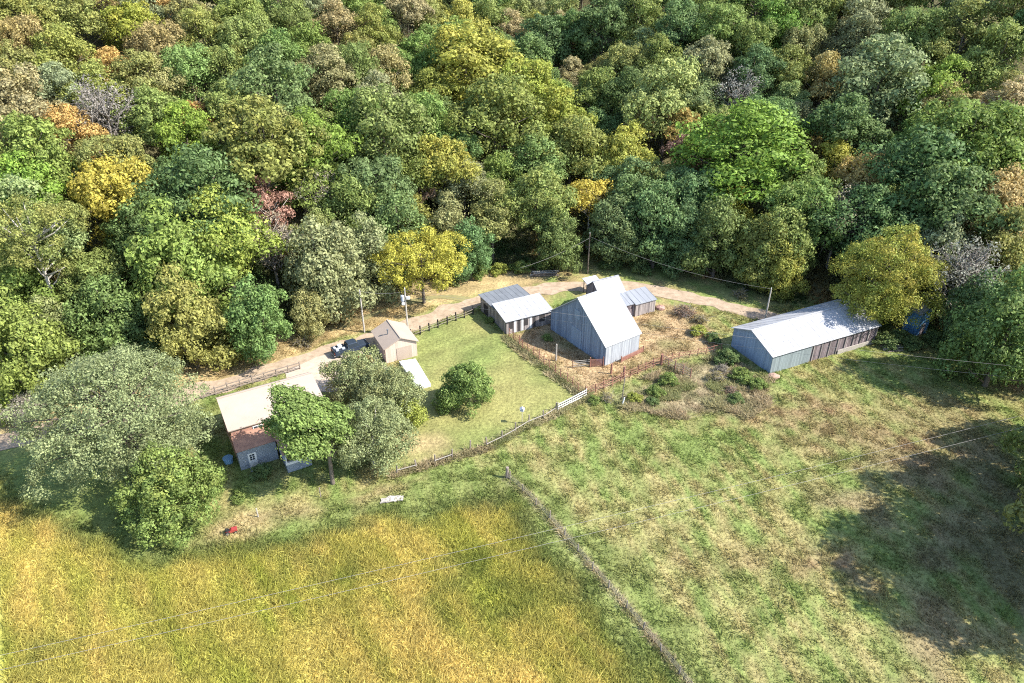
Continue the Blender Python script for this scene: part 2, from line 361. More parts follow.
    C = C * .86
    # woodland floor
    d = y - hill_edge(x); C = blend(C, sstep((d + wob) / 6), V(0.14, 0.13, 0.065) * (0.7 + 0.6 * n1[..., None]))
    return C
def axis(lo, hi, step, far, n=28):
    core = np.arange(lo, hi + step, step)
    g = np.geomspace(1, far / 10, n) * 10
    return np.concatenate([lo - g[::-1], core, hi + g])
gx = axis(-95, 105, 0.6, 2400); gy = axis(26, 150, 0.6, 2400)
X, Y = np.meshgrid(gx, gy); Z = terr(X, Y)
V_ = np.stack([X.ravel(), Y.ravel(), Z.ravel()], 1)
nx, ny = len(gx), len(gy); I = np.arange(nx * ny).reshape(ny, nx)
F_ = np.stack([I[:-1, :-1].ravel(), I[:-1, 1:].ravel(), I[1:, 1:].ravel(), I[1:, :-1].ravel()], 1)
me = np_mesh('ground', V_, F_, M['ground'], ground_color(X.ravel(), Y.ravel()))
me.polygons.foreach_set('use_smooth', [True] * len(me.polygons))
g = link_mesh('ground', me); tag(g, kind='structure')

def ribbon(name, line, widths, m, dz, n=5, wob=0.0):
    P = []
    for i in range(len(line) - 1):
        L = np.hypot(*(line[i + 1] - line[i])); k = max(2, int(L / 0.8))
        for j in range(k): P.append(line[i] + (line[i + 1] - line[i]) * j / k)
    P.append(line[-1]); P = np.array(P)
    for _ in range(6): P[1:-1] = (P[:-2] + P[1:-1] * 2 + P[2:]) / 4
    T = np.gradient(P, axis=0); T /= np.linalg.norm(T, axis=1)[:, None]; Nn = np.stack([-T[:, 1], T[:, 0]], 1)
    V = []
    for j in range(n):
        s = j / (n - 1) * 2 - 1
        off = s * widths / 2 + (wob * (vnoise(P[:, 0], P[:, 1], 2.2, 60 + j) - .5) if j in (0, n - 1) else 0)
        q = P + Nn * (off[:, None] if hasattr(off, '__len__') else off)
        V.append(np.column_stack([q, terr(q[:, 0], q[:, 1]) + dz]))
    V = np.array(V); m_ = len(P); idx = np.arange(n * m_).reshape(n, m_)
    F = np.stack([idx[:-1, :-1].ravel(), idx[:-1, 1:].ravel(), idx[1:, 1:].ravel(), idx[1:, :-1].ravel()], 1)[:, ::-1]
    o = link_mesh(name, np_mesh(name, V.reshape(-1, 3), F, m)); tag(o, kind='structure'); return o
ribbon('road', ROAD, 3.9, M['gravel'], 0.05, wob=1.6)
pm = MB(); pp = [Vector((*q, 0.075)) for q in PAD]; pm.add(pp, [tuple(range(len(pp)))[::-1]])
tag(pm.build('driveway_pad', mat_plain('pad', (0.44, 0.36, 0.29), 0.95, dark=(0.32, 0.26, 0.20), scale=1.2)), kind='structure')
# dirt track leaving the road behind the sheds, and a woodland lane on the right
ribbon('dirt_track', pts([(478, 300), (440, 296), (400, 304), (330, 330)]), 1.6, M['verge'], 0.04, wob=1.0)
ribbon('woodland_lane', pts([(935, 318), (970, 324), (1010, 334), (1100, 350)]), 2.4, M['gravel'], 0.06, wob=1.4)

# ------------------------------------------------------------------ grass you could not count
def tufts(name, n, region, hfun, blades, wid, lean, colf=None, var=0.22, zone=None, spread=.55, gain=1.25):
    (x0, x1), (y0, y1) = region
    # denser near the camera, where the blades show
    x = rng.uniform(x0, x1, n); y = rng.uniform(y0, y1, n)
    keep = zone(x, y); x = x[keep]; y = y[keep]; n = len(x)
    inview = (np.abs(x) < (y * 0.86 + 26 * 0.5) * 0.74 + 10)
    x = x[inview]; y = y[inview]; n = len(x)
    h = hfun(x, y) * rng.uniform(.6, 1.25, n)
    C = (colf or ground_color)(x, y); C = C * rng.uniform(1 - var, 1 + var, (n, 1)) * gain
    z = terr(x, y) - 0.03
    Vs = []; Cs = []
    for b in range(blades):
        a = rng.uniform(0, 2 * np.pi, n); r = rng.uniform(0, .16, n) * (1 + h)
        bx = x + np.cos(a) * r; by = y + np.sin(a) * r; a2 = rng.uniform(0, 2 * np.pi, n)
        wx = np.cos(a2) * wid * rng.uniform(.6, 1.3, n); wy = np.sin(a2) * wid * rng.uniform(.6, 1.3, n)
        hh = h * rng.uniform(.6, 1.1, n)
        tx = bx + (lean[0] + rng.normal(0, spread, n)) * hh; ty = by + (lean[1] + rng.normal(0, spread, n)) * hh
        Vs.append(np.stack([np.stack([bx - wx, by - wy, z], 1), np.stack([bx + wx, by + wy, z], 1), np.stack([tx, ty, z + hh], 1)], 1))
        cb = C * rng.uniform(.85, 1.2, (n, 1)); Cs.append(np.repeat(cb[:, None, :], 3, 1))
    V = np.concatenate(Vs).reshape(-1, 3); Cc = np.concatenate(Cs).reshape(-1, 3)
    me = np_mesh(name, V, np.arange(len(V)).reshape(-1, 3), M['grass'], Cc)
    o = link_mesh(name, me); return o
HOUSES = pts([(225, 440), (300, 480), (345, 410), (330, 370), (243, 396)])
def not_built(x, y): return (dline(x, y, ROAD) > 2.1) & (sdf(x, y, PAD) < 0)
o = tufts('meadow_grass', 230000, ((-75, 22), (34, 82)), lambda x, y: 0.28 + 0.38 * vnoise(x * .8 + y * .6, (-x * .6 + y * .8) * .3, 1.6, 71), 3, 0.06, (0.45, 0.3), spread=.8, gain=1.2, var=.4,
          zone=lambda x, y: sdf(x, y, MEADOW) + (vnoise(x, y, 5, 21) - 0.5) * 4 + rng.normal(0, .9, x.shape) > 0.5)
tag(o, 'tall golden yellow grass filling the foreground meadow', 'grass', kind='stuff')
o = tufts('pasture_grass', 170000, ((-45, 75), (36, 112)), lambda x, y: 0.14 + 0.28 * np.clip(vnoise(x, y, 1.3, 72) * 1.8 - .6, 0, 1), 3, 0.07, (0.1, 0.05), spread=1.0, var=.35,
          zone=lambda x, y: (sdf(x, y, MEADOW) < 1) & (sdf(x, y, LAWN) < 0) & not_built(x, y) & (y < hill_edge(x) + 2))
tag(o, 'short tufty green and straw pasture grass right of the field fence', 'grass', kind='stuff')
o = tufts('lawn_grass', 9000, ((-30, 20), (70, 112)), lambda x, y: 0.10 + 0 * x, 3, 0.07, (0, 0), zone=lambda x, y: (sdf(x, y, LAWN) > 0) & not_built(x, y))
tag(o, 'mown grass of the yard between garage and barn', 'grass', kind='stuff')
# rank weeds along the field fence, the corral and the yard fence
CORRAL_EDGE = pts([(508, 340), (530, 357), (556, 377), (584, 396)])
YARD_EDGE = pts([(395, 476), (440, 462), (486, 449), (520, 430), (556, 414), (584, 398)])
def weed_col(x, y):
    t = vnoise(x, y, 1.8, 81)[:, None]; s = np.clip(vnoise(x, y, 5, 82) * 2.2 - .8, 0, 1)[:, None]
    return (np.array([.42, .35, .22]) * t + np.array([.18, .21, .075]) * (1 - t)) * (1 - s * .35) + np.array([.30, .20, .15]) * s * .35
def weed_zone(x, y):
    w = rng.uniform(0, 1.5, x.shape)
    return (dline(x, y, FENCE_FIELD) < w * .35) | (dline(x, y, CORRAL_EDGE) < w * .8) | (dline(x, y, YARD_EDGE) < w * .6) | \
        ((sdf(x, y, WEEDS) > 0) & (vnoise(x, y, 2.5, 83) > .52))
o = tufts('weeds', 260000, ((-30, 45), (36, 112)), lambda x, y: (0.45 + .35 * vnoise(x, y, 1, 84)) * np.where(dline(x, y, FENCE_FIELD) < 2, .55, 1), 4, 0.08, (0.1, -0.1), colf=weed_col, zone=weed_zone, spread=.8)
tag(o, 'rank brown and green weeds along the fences and corral', 'weeds', kind='stuff')
# litter and low growth under the edge of the wood
def under_col(x, y):
    t = vnoise(x, y, 2.6, 85)[:, None]; s = np.clip(vnoise(x, y, 6, 86) * 3 - 1.7, 0, 1)[:, None]
    return (np.array([.055, .095, .03]) * t + np.array([.15, .15, .065]) * (1 - t)) * (1 - s) + np.array([.30, .21, .09]) * s
o = tufts('undergrowth', 60000, ((-100, 100), (78, 150)), lambda x, y: 0.5 + 1.3 * vnoise(x, y, 3, 87) * sstep((y - hill_edge(x)) / 8), 4, 0.22, (0, 0), colf=under_col,
          zone=lambda x, y: (y > hill_edge(x) - 1 + 3 * vnoise(x, y, 4, 88)) & (y < hill_edge(x) + 26) & (dline(x, y, ROAD) > 2.6))
tag(o, 'low leafy undergrowth along the foot of the wood', 'undergrowth', kind='stuff')

# ------------------------------------------------------------------ buildings
def frame_of(c, a, b, blend=1.0):
    """corner c, front-wall end a, side-wall end b (view points on the ground) -> origin, angle, length, depth"""
    C = at(*c); A = at(*a); B = at(*b); ua = A - C; ub = B - C
    aa = math.atan2(ua[1], ua[0]); ab = math.atan2(ub[1], ub[0]) - math.pi / 2
    ang = aa * blend + ab * (1 - blend)
    return C, ang, float(np.linalg.norm(ua)), float(np.linalg.norm(ub))
def wall_prism(m, prof, x0, x1, z0=-0.4):
    """walls with a gabled outline: prof = [(y, z)...] from front eave to back eave, standing between x0 and x1"""
    pr = [(prof[0][0], z0)] + prof + [(prof[-1][0], z0)]; n = len(pr)
    vs_ = [(x0, y, z) for y, z in pr] + [(x1, y, z) for y, z in pr]
    fs = [tuple(range(n - 1, -1, -1)), tuple(range(n, 2 * n)), (0, 1, n + 1, n), (n - 2, n - 1, 2 * n - 1, 2 * n - 2)]
    return m.add(vs_, fs)
def roof_part(parent, prof, x0, x1, mats, over=0.35, t=0.09, ribs=0.9, name='roof'):
    """one roof of one or more slopes following prof, with raised seams; lies 3 cm above the walls"""
    m = MB(); k = len(prof)
    for i in range(k - 1):
        (ya, za), (yb, zb) = prof[i], prof[i + 1]; L = math.hypot(yb - ya, zb - za); dy, dz = (yb - ya) / L, (zb - za) / L
        if i == 0: ya, za = ya - dy * over, za - dz * over
        if i == k - 2: yb, zb = yb + dy * over, zb + dz * over
        h = 0.03 + t
        q = [(x0 - over, ya, za + h), (x1 + over, ya, za + h), (x1 + over, yb, zb + h), (x0 - over, yb, zb + h)]
        m.slab(q, t)
        if ribs:
            nr = int((x1 - x0 + 2 * over) / ribs)
            for j in range(nr + 1):
                x = x0 - over + 0.03 + j * (x1 - x0 + 2 * over - .06) / nr
                m.bar((x, ya, za + h + .012), (x, yb, zb + h + .012), .05, .035)
        if i > 0: m.bar((x0 - over - .01, ya, za + h + .02), (x1 + over + .01, ya, za + h + .02), .28, .06)
    return m.build(name, mats, parent)
def panel(parent, name, m, axis_, a0, a1, z0, z1, off, t=0.05):
    """a flat panel proud of a wall: axis_ 'x' on the front (y=off), 'y' on the side (x=off)"""
    b = MB()
    if axis_ == 'x': b.box(a0, a1, off - t, off, z0, z1)
    else: b.box(off - t, off, a0, a1, z0, z1)
    return b.build(name, m, parent)
def window(parent, axis_, a0, a1, z0, z1, off, frame=M['white_paint'], bars=1):
    f = MB(); t = .06; w = .09
    def bx(m, p0, p1, q0, q1, d0, d1):
        if axis_ == 'x': m.box(p0, p1, off - d1, off - d0, q0, q1)
        else: m.box(off - d1, off - d0, p0, p1, q0, q1)
    bx(f, a0, a1, z0, z0 + w, 0.005, t); bx(f, a0, a1, z1 - w, z1, 0.005, t); bx(f, a0, a0 + w, z0 + w, z1 - w, 0.005, t); bx(f, a1 - w, a1, z0 + w, z1 - w, 0.005, t)
    for k in range(bars):
        c = a0 + (a1 - a0) * (k + 1) / (bars + 1); bx(f, c - .02, c + .02, z0 + w, z1 - w, 0.03, t - .005)
    fo = f.build('window', frame, parent)
    p = MB(); bx(p, a0 + w, a1 - w, z0 + w, z1 - w, 0.005, 0.025); p.build('pane', M['glass'], fo)
    return fo

# --- the tall barn
C, ang, Lx, Ly = frame_of((604.6, 366), (641, 351), (551, 329), 0.5)
Lx -= .75; barn = empty('barn', C, ang); tag(barn, 'tall steep-gabled barn with white metal roof and blue-grey board gable in the corral', 'barn')
prof = [(0, 3.5), (Ly * .5, 8.6), (Ly, 3.4)]
wm = MB(); wall_prism(wm, prof, 0, Lx); wm.build('wall', M['barn_boards'], barn)
f = MB().box(-.02, Lx + .02, -.06, -.004, -.3, 3.45); f.build('front_siding', M['barn_white'], barn)
roof_part(barn, prof, 0, Lx, M['white_metal'], .3)
panel(barn, 'barn_door', M['blue_siding'], 'y', Ly * .42, Ly * .42 + 2.6, 0, 3.3, -.004, .06)
panel(barn, 'loft_door', M['blue_siding'], 'y', Ly * .46, Ly * .46 + 1.3, 5.0, 6.5, -.004, .06)

# --- the long machine shed
C, ang, Lx, Ly = frame_of((769.3, 373.7), (882, 347.5), (724.5, 347.4), 0.62)
Ly *= .98
shed = empty('long_shed', C, ang); tag(shed, 'long low shed with shallow metal roof, half grey siding half dark bare boards', 'shed')
prof = [(0, 3.1), (Ly * .55, 4.9), (Ly, 3.3)]; XS = Lx * .36
wm = MB(); wall_prism(wm, prof, 0, XS); wm.build('wall', M['blue_siding'], shed)
wm = MB(); wall_prism(wm, prof, XS + .004, Lx); wm.build('board_wall', M['dark_boards'], shed)
panel(shed, 'front_siding', M['grey_siding'], 'x', -.02, XS, -.2, 3.05, -.004, .06)
roof_part(shed, prof, 0, Lx, M['white_metal'], .35)
for k in range(9):
    x = XS + .3 + k * (Lx - XS - .5) / 8; MB().box(x, x + .16, -.14, -.01, -.2, 3.0).build('wall_post', M['old_boards'], shed)
m = MB(); m.box(Lx * .62, Lx - .3, -.30, -.16, -.1, .75); m.build('skirt_board', M['pale_wood'], shed)

# --- small bright-roofed shed and the dull-roofed one behind it
C, ang, Lx, Ly = frame_of((506.4, 334.8), (551, 323.5), (495, 322), 0.8)
s3 = empty('corral_shed', C, ang); tag(s3, 'small lean-to shed with bright metal roof and patchy bare boards by the corral', 'shed')
prof = [(0, 2.45), (Ly, 3.25)]
wm = MB(); wall_prism(wm, prof, 0, Lx); wm.build('wall', M['old_boards'], s3)
roof_part(s3, prof, 0, Lx, M['white_metal'], .3)
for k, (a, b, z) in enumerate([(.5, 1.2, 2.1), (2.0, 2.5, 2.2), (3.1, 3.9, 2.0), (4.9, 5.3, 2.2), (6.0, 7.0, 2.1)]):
    if b < Lx: panel(s3, 'opening_shade', M['inside_shade'], 'x', a, b, .1 if k % 2 else .9, z, -.004, .02)  # dark panels on a solid wall, painted as shaded gaps
for a in (1.4, 2.7, 4.2): panel(s3, 'white_board', M['white_paint'], 'x', a, a + .35, .1, 2.2, -.004, .05)
m = MB()
S3C, S3A, S3L, S3W = C, ang, Lx, Ly
C, ang2, Lx, Ly = frame_of((494.5, 322.5), (534, 312), (477, 312), 0.8)
s4 = empty('road_shed', C, ang2); tag(s4, 'low shed with dull grey flat roof and greyed boards beside the road', 'shed')
prof = [(0, 2.7), (Ly, 2.95)]
wm = MB(); wall_prism(wm, prof, 0, 7.2); wm.build('wall', M['old_boards'], s4)
roof_part(s4, prof, 0, 7.2, M['dull_metal'], .3)
panel(s4, 'opening_shade', M['inside_shade'], 'y', Ly * .45, Ly * .75, .1, 2.0, -.004, .02)  # dark panel painted for a gap's shade; the wall behind is solid

# --- the old barn behind, with steep roof, flatter lean-to and a side wing
C, ang, Lx, Ly = frame_of((629, 317), (654, 310), (600, 293), 0.75)
ob = empty('old_barn', C, ang); tag(ob, 'old grey barn behind the tall barn, steep bright roof running down into lean-to', 'barn')
def zat(px, py, zz): pass
prof = [(0, 2.3), (3.0, 3.1), (5.4, 5.1), (7.6, 3.3)]
wm = MB(); wall_prism(wm, prof, -3.9, .9); wm.build('wall', M['dark_boards'], ob)
roof_part(ob, prof[:2], -3.9, .9, M['grey_metal'], .15, name='lean_to_roof')
roof_part(ob, [(3.05, 3.2), (5.4, 5.1), (7.6, 3.3)], -3.9, .9, M['old_tin'], .2)
wm = MB(); wall_prism(wm, [(-.4, 2.3), (2.9, 3.05)], .93, 5.0); wm.build('wing_wall', M['old_boards'], ob)
roof_part(ob, [(-.4, 2.3), (2.9, 3.05)], .93, 5.0, M['grey_metal'], .18, name='wing_roof')
P = at(588, 296)
ln = empty('wood_shelter', P, ang); tag(ln, 'tiny open shelter with pale blue-white tin roof left of the old barn', 'shelter')
m = MB()
for x in (0.1, 2.4):
    for y in (0.1, 1.7): MB().box(x, x + .12, y, y + .12, -.2, 2.0 + y * .2).build('post', M['weathered'], ln)
roof_part(ln, [(0, 2.0), (1.9, 2.5)], 0, 2.6, M['tarp'], .12, ribs=.6)

# --- tan garage, and the low white-roofed lean-to in front of it
C, ang, Lx, Ly = frame_of((386.5, 363.5), (416.3, 358.5), (367, 348.5), 0.6)
ga = empty('garage', C, ang); tag(ga, 'small tan metal-sided garage with cream gabled roof beside the power pole', 'garage')
Lx = max(Lx, 5.0)
z_e, z_r = 2.7, 3.9
def gable_y(m, L, W, ze, zr, z0=-.3):
    vs_ = [(0, 0, z0), (L, 0, z0), (L, 0, ze), (L / 2, 0, zr), (0, 0, ze), (0, W, z0), (L, W, z0), (L, W, ze), (L / 2, W, zr), (0, W, ze)]
    return m.add(vs_, [(0, 1, 2, 3, 4), (9, 8, 7, 6, 5), (1, 6, 7, 2), (5, 0, 4, 9)])
wm = MB(); gable_y(wm, Lx, Ly, z_e, z_r); wm.build('wall', M['tan_siding'], ga)
def roof_y(parent, L, W, ze, zr, mm, over=.3, t=.08):
    m = MB(); s = (zr - ze) / (L / 2)
    a = (-over, ze - s * over + .1); c = (L / 2, zr + .1); b = (L + over, ze - s * over + .1)
    m.slab([(a[0], -over, a[1]), (c[0], -over, c[1]), (c[0], W + over, c[1]), (a[0], W + over, a[1])], t)
    m.slab([(c[0], -over, c[1]), (b[0], -over, b[1]), (b[0], W + over, b[1]), (c[0], W + over, c[1])], t)
    m.bar((c[0], -over - .01, c[1] + .02), (c[0], W + over + .01, c[1] + .02), .24, .05)
    return m.build('roof', mm, parent)
roof_y(ga, Lx, Ly, z_e, z_r, M['cream_metal'])
m = MB().tube([(Lx * .28, Ly * .45, 3.1), (Lx * .28, Ly * .45, 4.15)], .09, 8); m.tube([(Lx * .28, Ly * .45, 4.15), (Lx * .28, Ly * .45, 4.3)], .16, 8)
m.build('flue', M['dull_metal'], ga)
panel(ga, 'door', M['cream_metal'], 'x', Lx * .35, Lx * .35 + 2.4, 0, 2.2, -.004, .05)
Z_ = .55
q = [at(399, 361, Z_), at(415.5, 358.5, Z_), at(431, 384, Z_ - .1), at(417.5, 387.5, Z_ - .1)]
o0 = at(417, 391); m = MB(); qq = [Vector(v) for v in q][::-1]
sb = empty('concrete_slab', o0, 0); m.slab([v - Vector(o0) for v in qq], .7)
m.build('slab', M['white_paint'], sb, .03); tag(sb, 'raised white concrete slab running out from the tan garage front', 'slab')
# --- the house
C, ang, Lx, Ly = frame_of((241.4, 471), (275.6, 460.5), (230.5, 458), 0.9)
ho = empty('house', C, ang); tag(ho, 'farmhouse with broad cream roof, brick upper wall and white-doored lean-to', 'house')
D0 = 2.0; HW = 11.6; HD = 7.8                         # the main block stands behind the lean-to
prof = [(D0, 4.9), (D0 + HD * .72, 6.1), (D0 + HD, 4.9)]
wm = MB(); wall_prism(wm, prof, 0, HW); wm.build('wall', M['brick'], ho)
roof_part(ho, prof, 0, HW, M['cream_metal'], .28, ribs=0, t=.12)
wm = MB(); wall_prism(wm, [(0, 2.9), (D0 - .004, 4.0)], 0.02, 4.6); wm.build('lean_to_wall', M['block'], ho)
roof_part(ho, [(0, 2.9), (D0 - .15, 4.0)], 0.02, 4.6, M['shingle'], .12, ribs=0, name='lean_to_roof')
panel(ho, 'eave_board', M['pale_wood'], 'x', 0, HW, 4.72, 4.9, D0 - .004, .04)
window(ho, 'x', 2.6, 3.8, 3.95, 4.55, D0 - .01)
d = panel(ho, 'door', M['white_paint'], 'x', 1.1, 2.1, 0.1, 2.2, -.004, .06)
for i_ in range(2):
    for j_ in range(3): MB().box(1.3 + i_ * .32, 1.3 + i_ * .32 + .25, -.075, -.066, 1.15 + j_ * .31, 1.15 + j_ * .31 + .24).build('door_pane', M['glass'], d)
MB().box(1.0, 2.2, -.9, -.01, -.2, .1).build('doorstep', M['block'], ho)
# screened porch at the front
po = MB().box(4.9, 7.9, -3.3, 1.9, -.3, 1.25); po.build('porch_base', M['block'], ho)
m = MB().box(4.85, 7.95, -3.35, 1.9, 1.25, 1.6); m.build('porch_sill', M['white_paint'], ho)
m = MB()
for x in (4.9, 6.3, 7.75): m.box(x, x + .14, -3.3, -3.16, 1.6, 3.1)
for y in (-1.4, .5, 1.6): m.box(4.9, 5.04, y, y + .3, 1.6, 3.1); m.box(7.75, 7.89, y, y + .3, 1.6, 3.1)
m.box(4.9, 7.9, -3.3, -3.2, 2.85, 3.1); m.box(4.9, 5.0, -3.2, 1.9, 2.85, 3.1); m.box(7.8, 7.9, -3.2, 1.9, 2.85, 3.1)
m.build('porch_frame', M['white_paint'], ho)
MB().box(5.1, 7.7, -3.1, 1.8, 1.61, 2.8).build('porch_shade_box', M['inside_shade'], ho)  # solid dark box put in for the shade behind the screens
m = MB(); m.slab([(4.6, -3.6, 3.2), (8.2, -3.6, 3.2), (8.2, 1.85, 4.1), (4.6, 1.85, 4.1)], .1); m.build('porch_roof', M['shingle'], ho)

# --- blue outbuilding on the right
P = at(915, 336)
bs = empty('blue_outhouse', P, R(24)); tag(bs, 'narrow tall blue outbuilding half hidden by bushes under the trees', 'outbuilding')
wm = MB(); gable_y(wm, 2.4, 2.6, 3.9, 5.0); wm.build('wall', M['blue_paint'], bs)
roof_y(bs, 2.4, 2.6, 3.9, 5.0, M['grey_metal'], .2)
panel(bs, 'door', M['dark_boards'], 'x', .75, 1.6, 0, 2.0, -.004, .05)

# ------------------------------------------------------------------ fences
def wpt(px, py, z=0): p = at(px, py); return np.array([p[0], p[1], float(terr(p[0], p[1])) + z])
def rail_fence(name, label, line, n, rails, hpost, mpost, mrail, pw=.13, rw=.08, rh=.11, wobble=.03, group=None, side=.0, skip=()):
    P = [wpt(*p) for p in line]; segs = [np.linalg.norm(P[i + 1] - P[i]) for i in range(len(P) - 1)]; tot = sum(segs)
    o0 = P[0].copy(); root = empty(name, o0); tag(root, label, 'fence', group); ps = []
    for k in range(n):
        s = tot * k / (n - 1); i = 0
        while i < len(segs) - 1 and s > segs[i]: s -= segs[i]; i += 1
        q = P[i] + (P[i + 1] - P[i]) * s / segs[i] - o0
        jx, jy = rng.normal(0, wobble, 2); h = hpost * rng.uniform(.92, 1.08)
        q = q + np.array([jx, jy, 0]); ps.append(q)
        lx, ly = rng.normal(0, wobble * 1.2, 2)
        MB().tube([(q[0], q[1], q[2] - .3), (q[0] + lx, q[1] + ly, q[2] + h)], [pw * .55, pw * .48], 7).build('post', mpost, root)
    for r in rails:
        for k in range(n - 1):
            if k in skip: continue
            a, b = ps[k], ps[k + 1]; e = rng.uniform(-.05, .05, 2)
            MB().bar((a[0], a[1] - pw * .5, a[2] + r + e[0]), (b[0], b[1] - pw * .5, b[2] + r + e[1]), rw * .6, rh).build('rail', mrail, root)
    return root
rail_fence('rail_fence', 'dark three-rail wooden fence between the gravel road and the farmhouse roof',
           [(203, 399), (245, 386), (300, 369.5)], 9, (.35, .8, 1.2), 1.4, M['weathered'], M['weathered'], pw=.2, rh=.14)
rail_fence('rail_fence', 'dark posts with low rail along the road from garage to grey shed',
           [(411, 338), (440, 327), (473, 314.5)], 8, (.55, 1.0), 1.5, M['black'], M['weathered'], pw=.24, rh=.08)
rail_fence('rail_fence', 'sagging weathered yard fence from the house trees to the white gate',
           [(397, 474), (440, 463), (474, 450), (487, 447), (508, 437), (524, 427), (541, 419), (556, 411.5)], 11, (.6,), 1.45, M['weathered'], M['pale_wood'], pw=.2, rh=.09, wobble=.08, skip=(1, 3, 4))
gt = rail_fence('field_gate', 'pale three-bar wooden gate where the yard meets the corral corner', [(558, 411.5), (586, 397)], 3, (.45, .85, 1.25), 1.45, M['pale_wood'], M['white_paint'], pw=.16, rh=.14)
gt['category'] = 'gate'
root = rail_fence('wire_fence', 'long overgrown wire fence dividing golden meadow from green pasture',
           [(509, 480), (530, 499), (560, 533), (590, 568), (620, 602), (650, 639), (675, 670), (700, 702)], 13, (), 1.15, M['weathered'], M['wire'], pw=.14, wobble=.06)
for h in (.35, .65, .95):
    P = [wpt(*p, z=h) - np.array(root.location) for p in [(509, 480), (530, 499), (560, 533), (590, 568), (620, 602), (650, 639), (675, 670), (700, 702)]]
    MB().tube(P, .015, 4).build('wire', M['wire'], root)
P = wpt(507, 478.5)
tag(MB().tube([(P[0], P[1], -.4), (P[0] + .05, P[1], 1.75)], [.23, .2], 10).build('corner_post', M['weathered']), 'thick brown corner post at the top end of the field fence', 'post')
# corral: rusty pipe panels and posts
rail_fence('corral_fence', 'rusty overgrown corral fence running down from the small bright-roofed shed', [(509, 337), (530, 354), (556, 374), (585, 396)], 15, (.5, .95, 1.4), 1.7, M['rust'], M['rust'], pw=.13, rh=.06, wobble=.08)
rail_fence('corral_fence', 'rusty corral rails curving from the white gate towards the weedy corner', [(586, 396), (612, 386), (640, 373), (661, 364)], 10, (.5, .95, 1.35), 1.6, M['rust'], M['rust'], pw=.15, rh=.06, wobble=.08)
rail_fence('corral_fence', 'brown pipe fence dropping from corral corner into the brush', [(661, 363), (675, 371), (690, 378)], 5, (.4, .8, 1.2, 1.5), 1.8, M['rust'], M['weathered'], pw=.16, rh=.06)
rail_fence('corral_fence', 'thin rusty fence from the corral corner up past the long shed gable', [(662, 363), (700, 355), (722, 350)], 8, (.6, 1.1), 1.3, M['rust'], M['rust'], pw=.12, rh=.05, wobble=.08)
g1 = rail_fence('pipe_gate', 'pale pipe gate beside the tall barn gable corner', [(573, 368), (590, 366)], 2, (.3, .6, .9, 1.2), 1.4, M['rust'], M['pale_wood'], pw=.14, rh=.05); g1['category'] = 'gate'
def solid_panel(name, label, a, b, h, m, n=9):
    A = wpt(*a); B = wpt(*b); root = empty(name, A); tag(root, label, 'gate', 'rusty red corral gates'); d = B - A
    for k in range(2): q = d * k; MB().tube([(q[0], q[1], -.2), (q[0], q[1], h + .2)], .08, 7).build('post', M['rust'], root)
    s = MB()
    for k in range(n):
        z = .12 + k * (h - .15) / n; s.bar((0, 0, z), (d[0], d[1], z), .04, (h - .15) / n * .38)
    s.build('panel_bars', m, root)
solid_panel('slatted_gate', 'rusty red slatted panel closing the gap at the barn corner', (590, 367), (603, 366.5), 1.5, M['rust'])
solid_panel('slatted_gate', 'long rusty red panel leaning along the white front of the tall barn', (621, 362.5), (643, 352), .95, M['rust'])
def post(name, label, px, py, h, r, m, lean=(0, 0), cat='post', group=None):
    P = wpt(px, py); return tag(MB().tube([(P[0], P[1], P[2] - .3), (P[0] + lean[0], P[1] + lean[1], P[2] + h)], [r, r * .85], 8).build(name, m), label, cat, group)
post('tall_post', 'tall pale post standing in the shade before the barn gable', 556, 361, 3.0, .13, M['pale_wood'])
post('gate_post', 'stout dark red post, left one of the pair before the barn', 611, 374, 1.8, .16, M['rust'])
post('gate_post', 'stout dark red post, right one of the pair before the barn', 623.5, 378, 2.0, .2, M['rust'])
post('leaning_post', 'tall thin dark post among the weeds below the corral', 622, 400, 4.0, .08, M['weathered'], (.1, 0))
post('white_stake', 'short white slanting stake at the edge of the pasture weeds', 621.5, 406, 1.3, .11, M['white_paint'], (.35, .2))
post('corner_post', 'stout dark post at the outer corner of the corral', 661, 365, 1.9, .2, M['rust'])
post('yard_stake', 'short pale stake in the grass right of the house', 258.5, 518, 1.3, .08, M['pale_wood'])
post('yard_stake', 'thin dark stake between the pale stake and the house trees', 321, 498, 1.5, .07, M['weathered'])
for k, (x, y, l) in enumerate([(527, 364, 'first'), (536, 371, 'second'), (543, 377, 'third')]):
    pass
# bird feeder pole on the lawn
P = wpt(522, 424); bf = empty('bird_feeder', P); tag(bf, 'small pale bird feeder on thin pole at the lawn edge', 'bird feeder')
MB().tube([(0, 0, -.2), (0, 0, 2.2)], .045, 6).build('pole', M['pale_wood'], bf)
m = MB().box(-.25, .25, -.2, .2, 2.2, 2.26); m.slab([(-.32, -.28, 2.5), (0, -.28, 2.72), (0, .28, 2.72), (-.32, .28, 2.5)], .03); m.slab([(0, -.28, 2.72), (.32, -.28, 2.5), (.32, .28, 2.5), (0, .28, 2.72)], .03); m.box(-.16, .16, -.13, .13, 2.26, 2.5)
m.build('feeder', M['tarp'], bf)

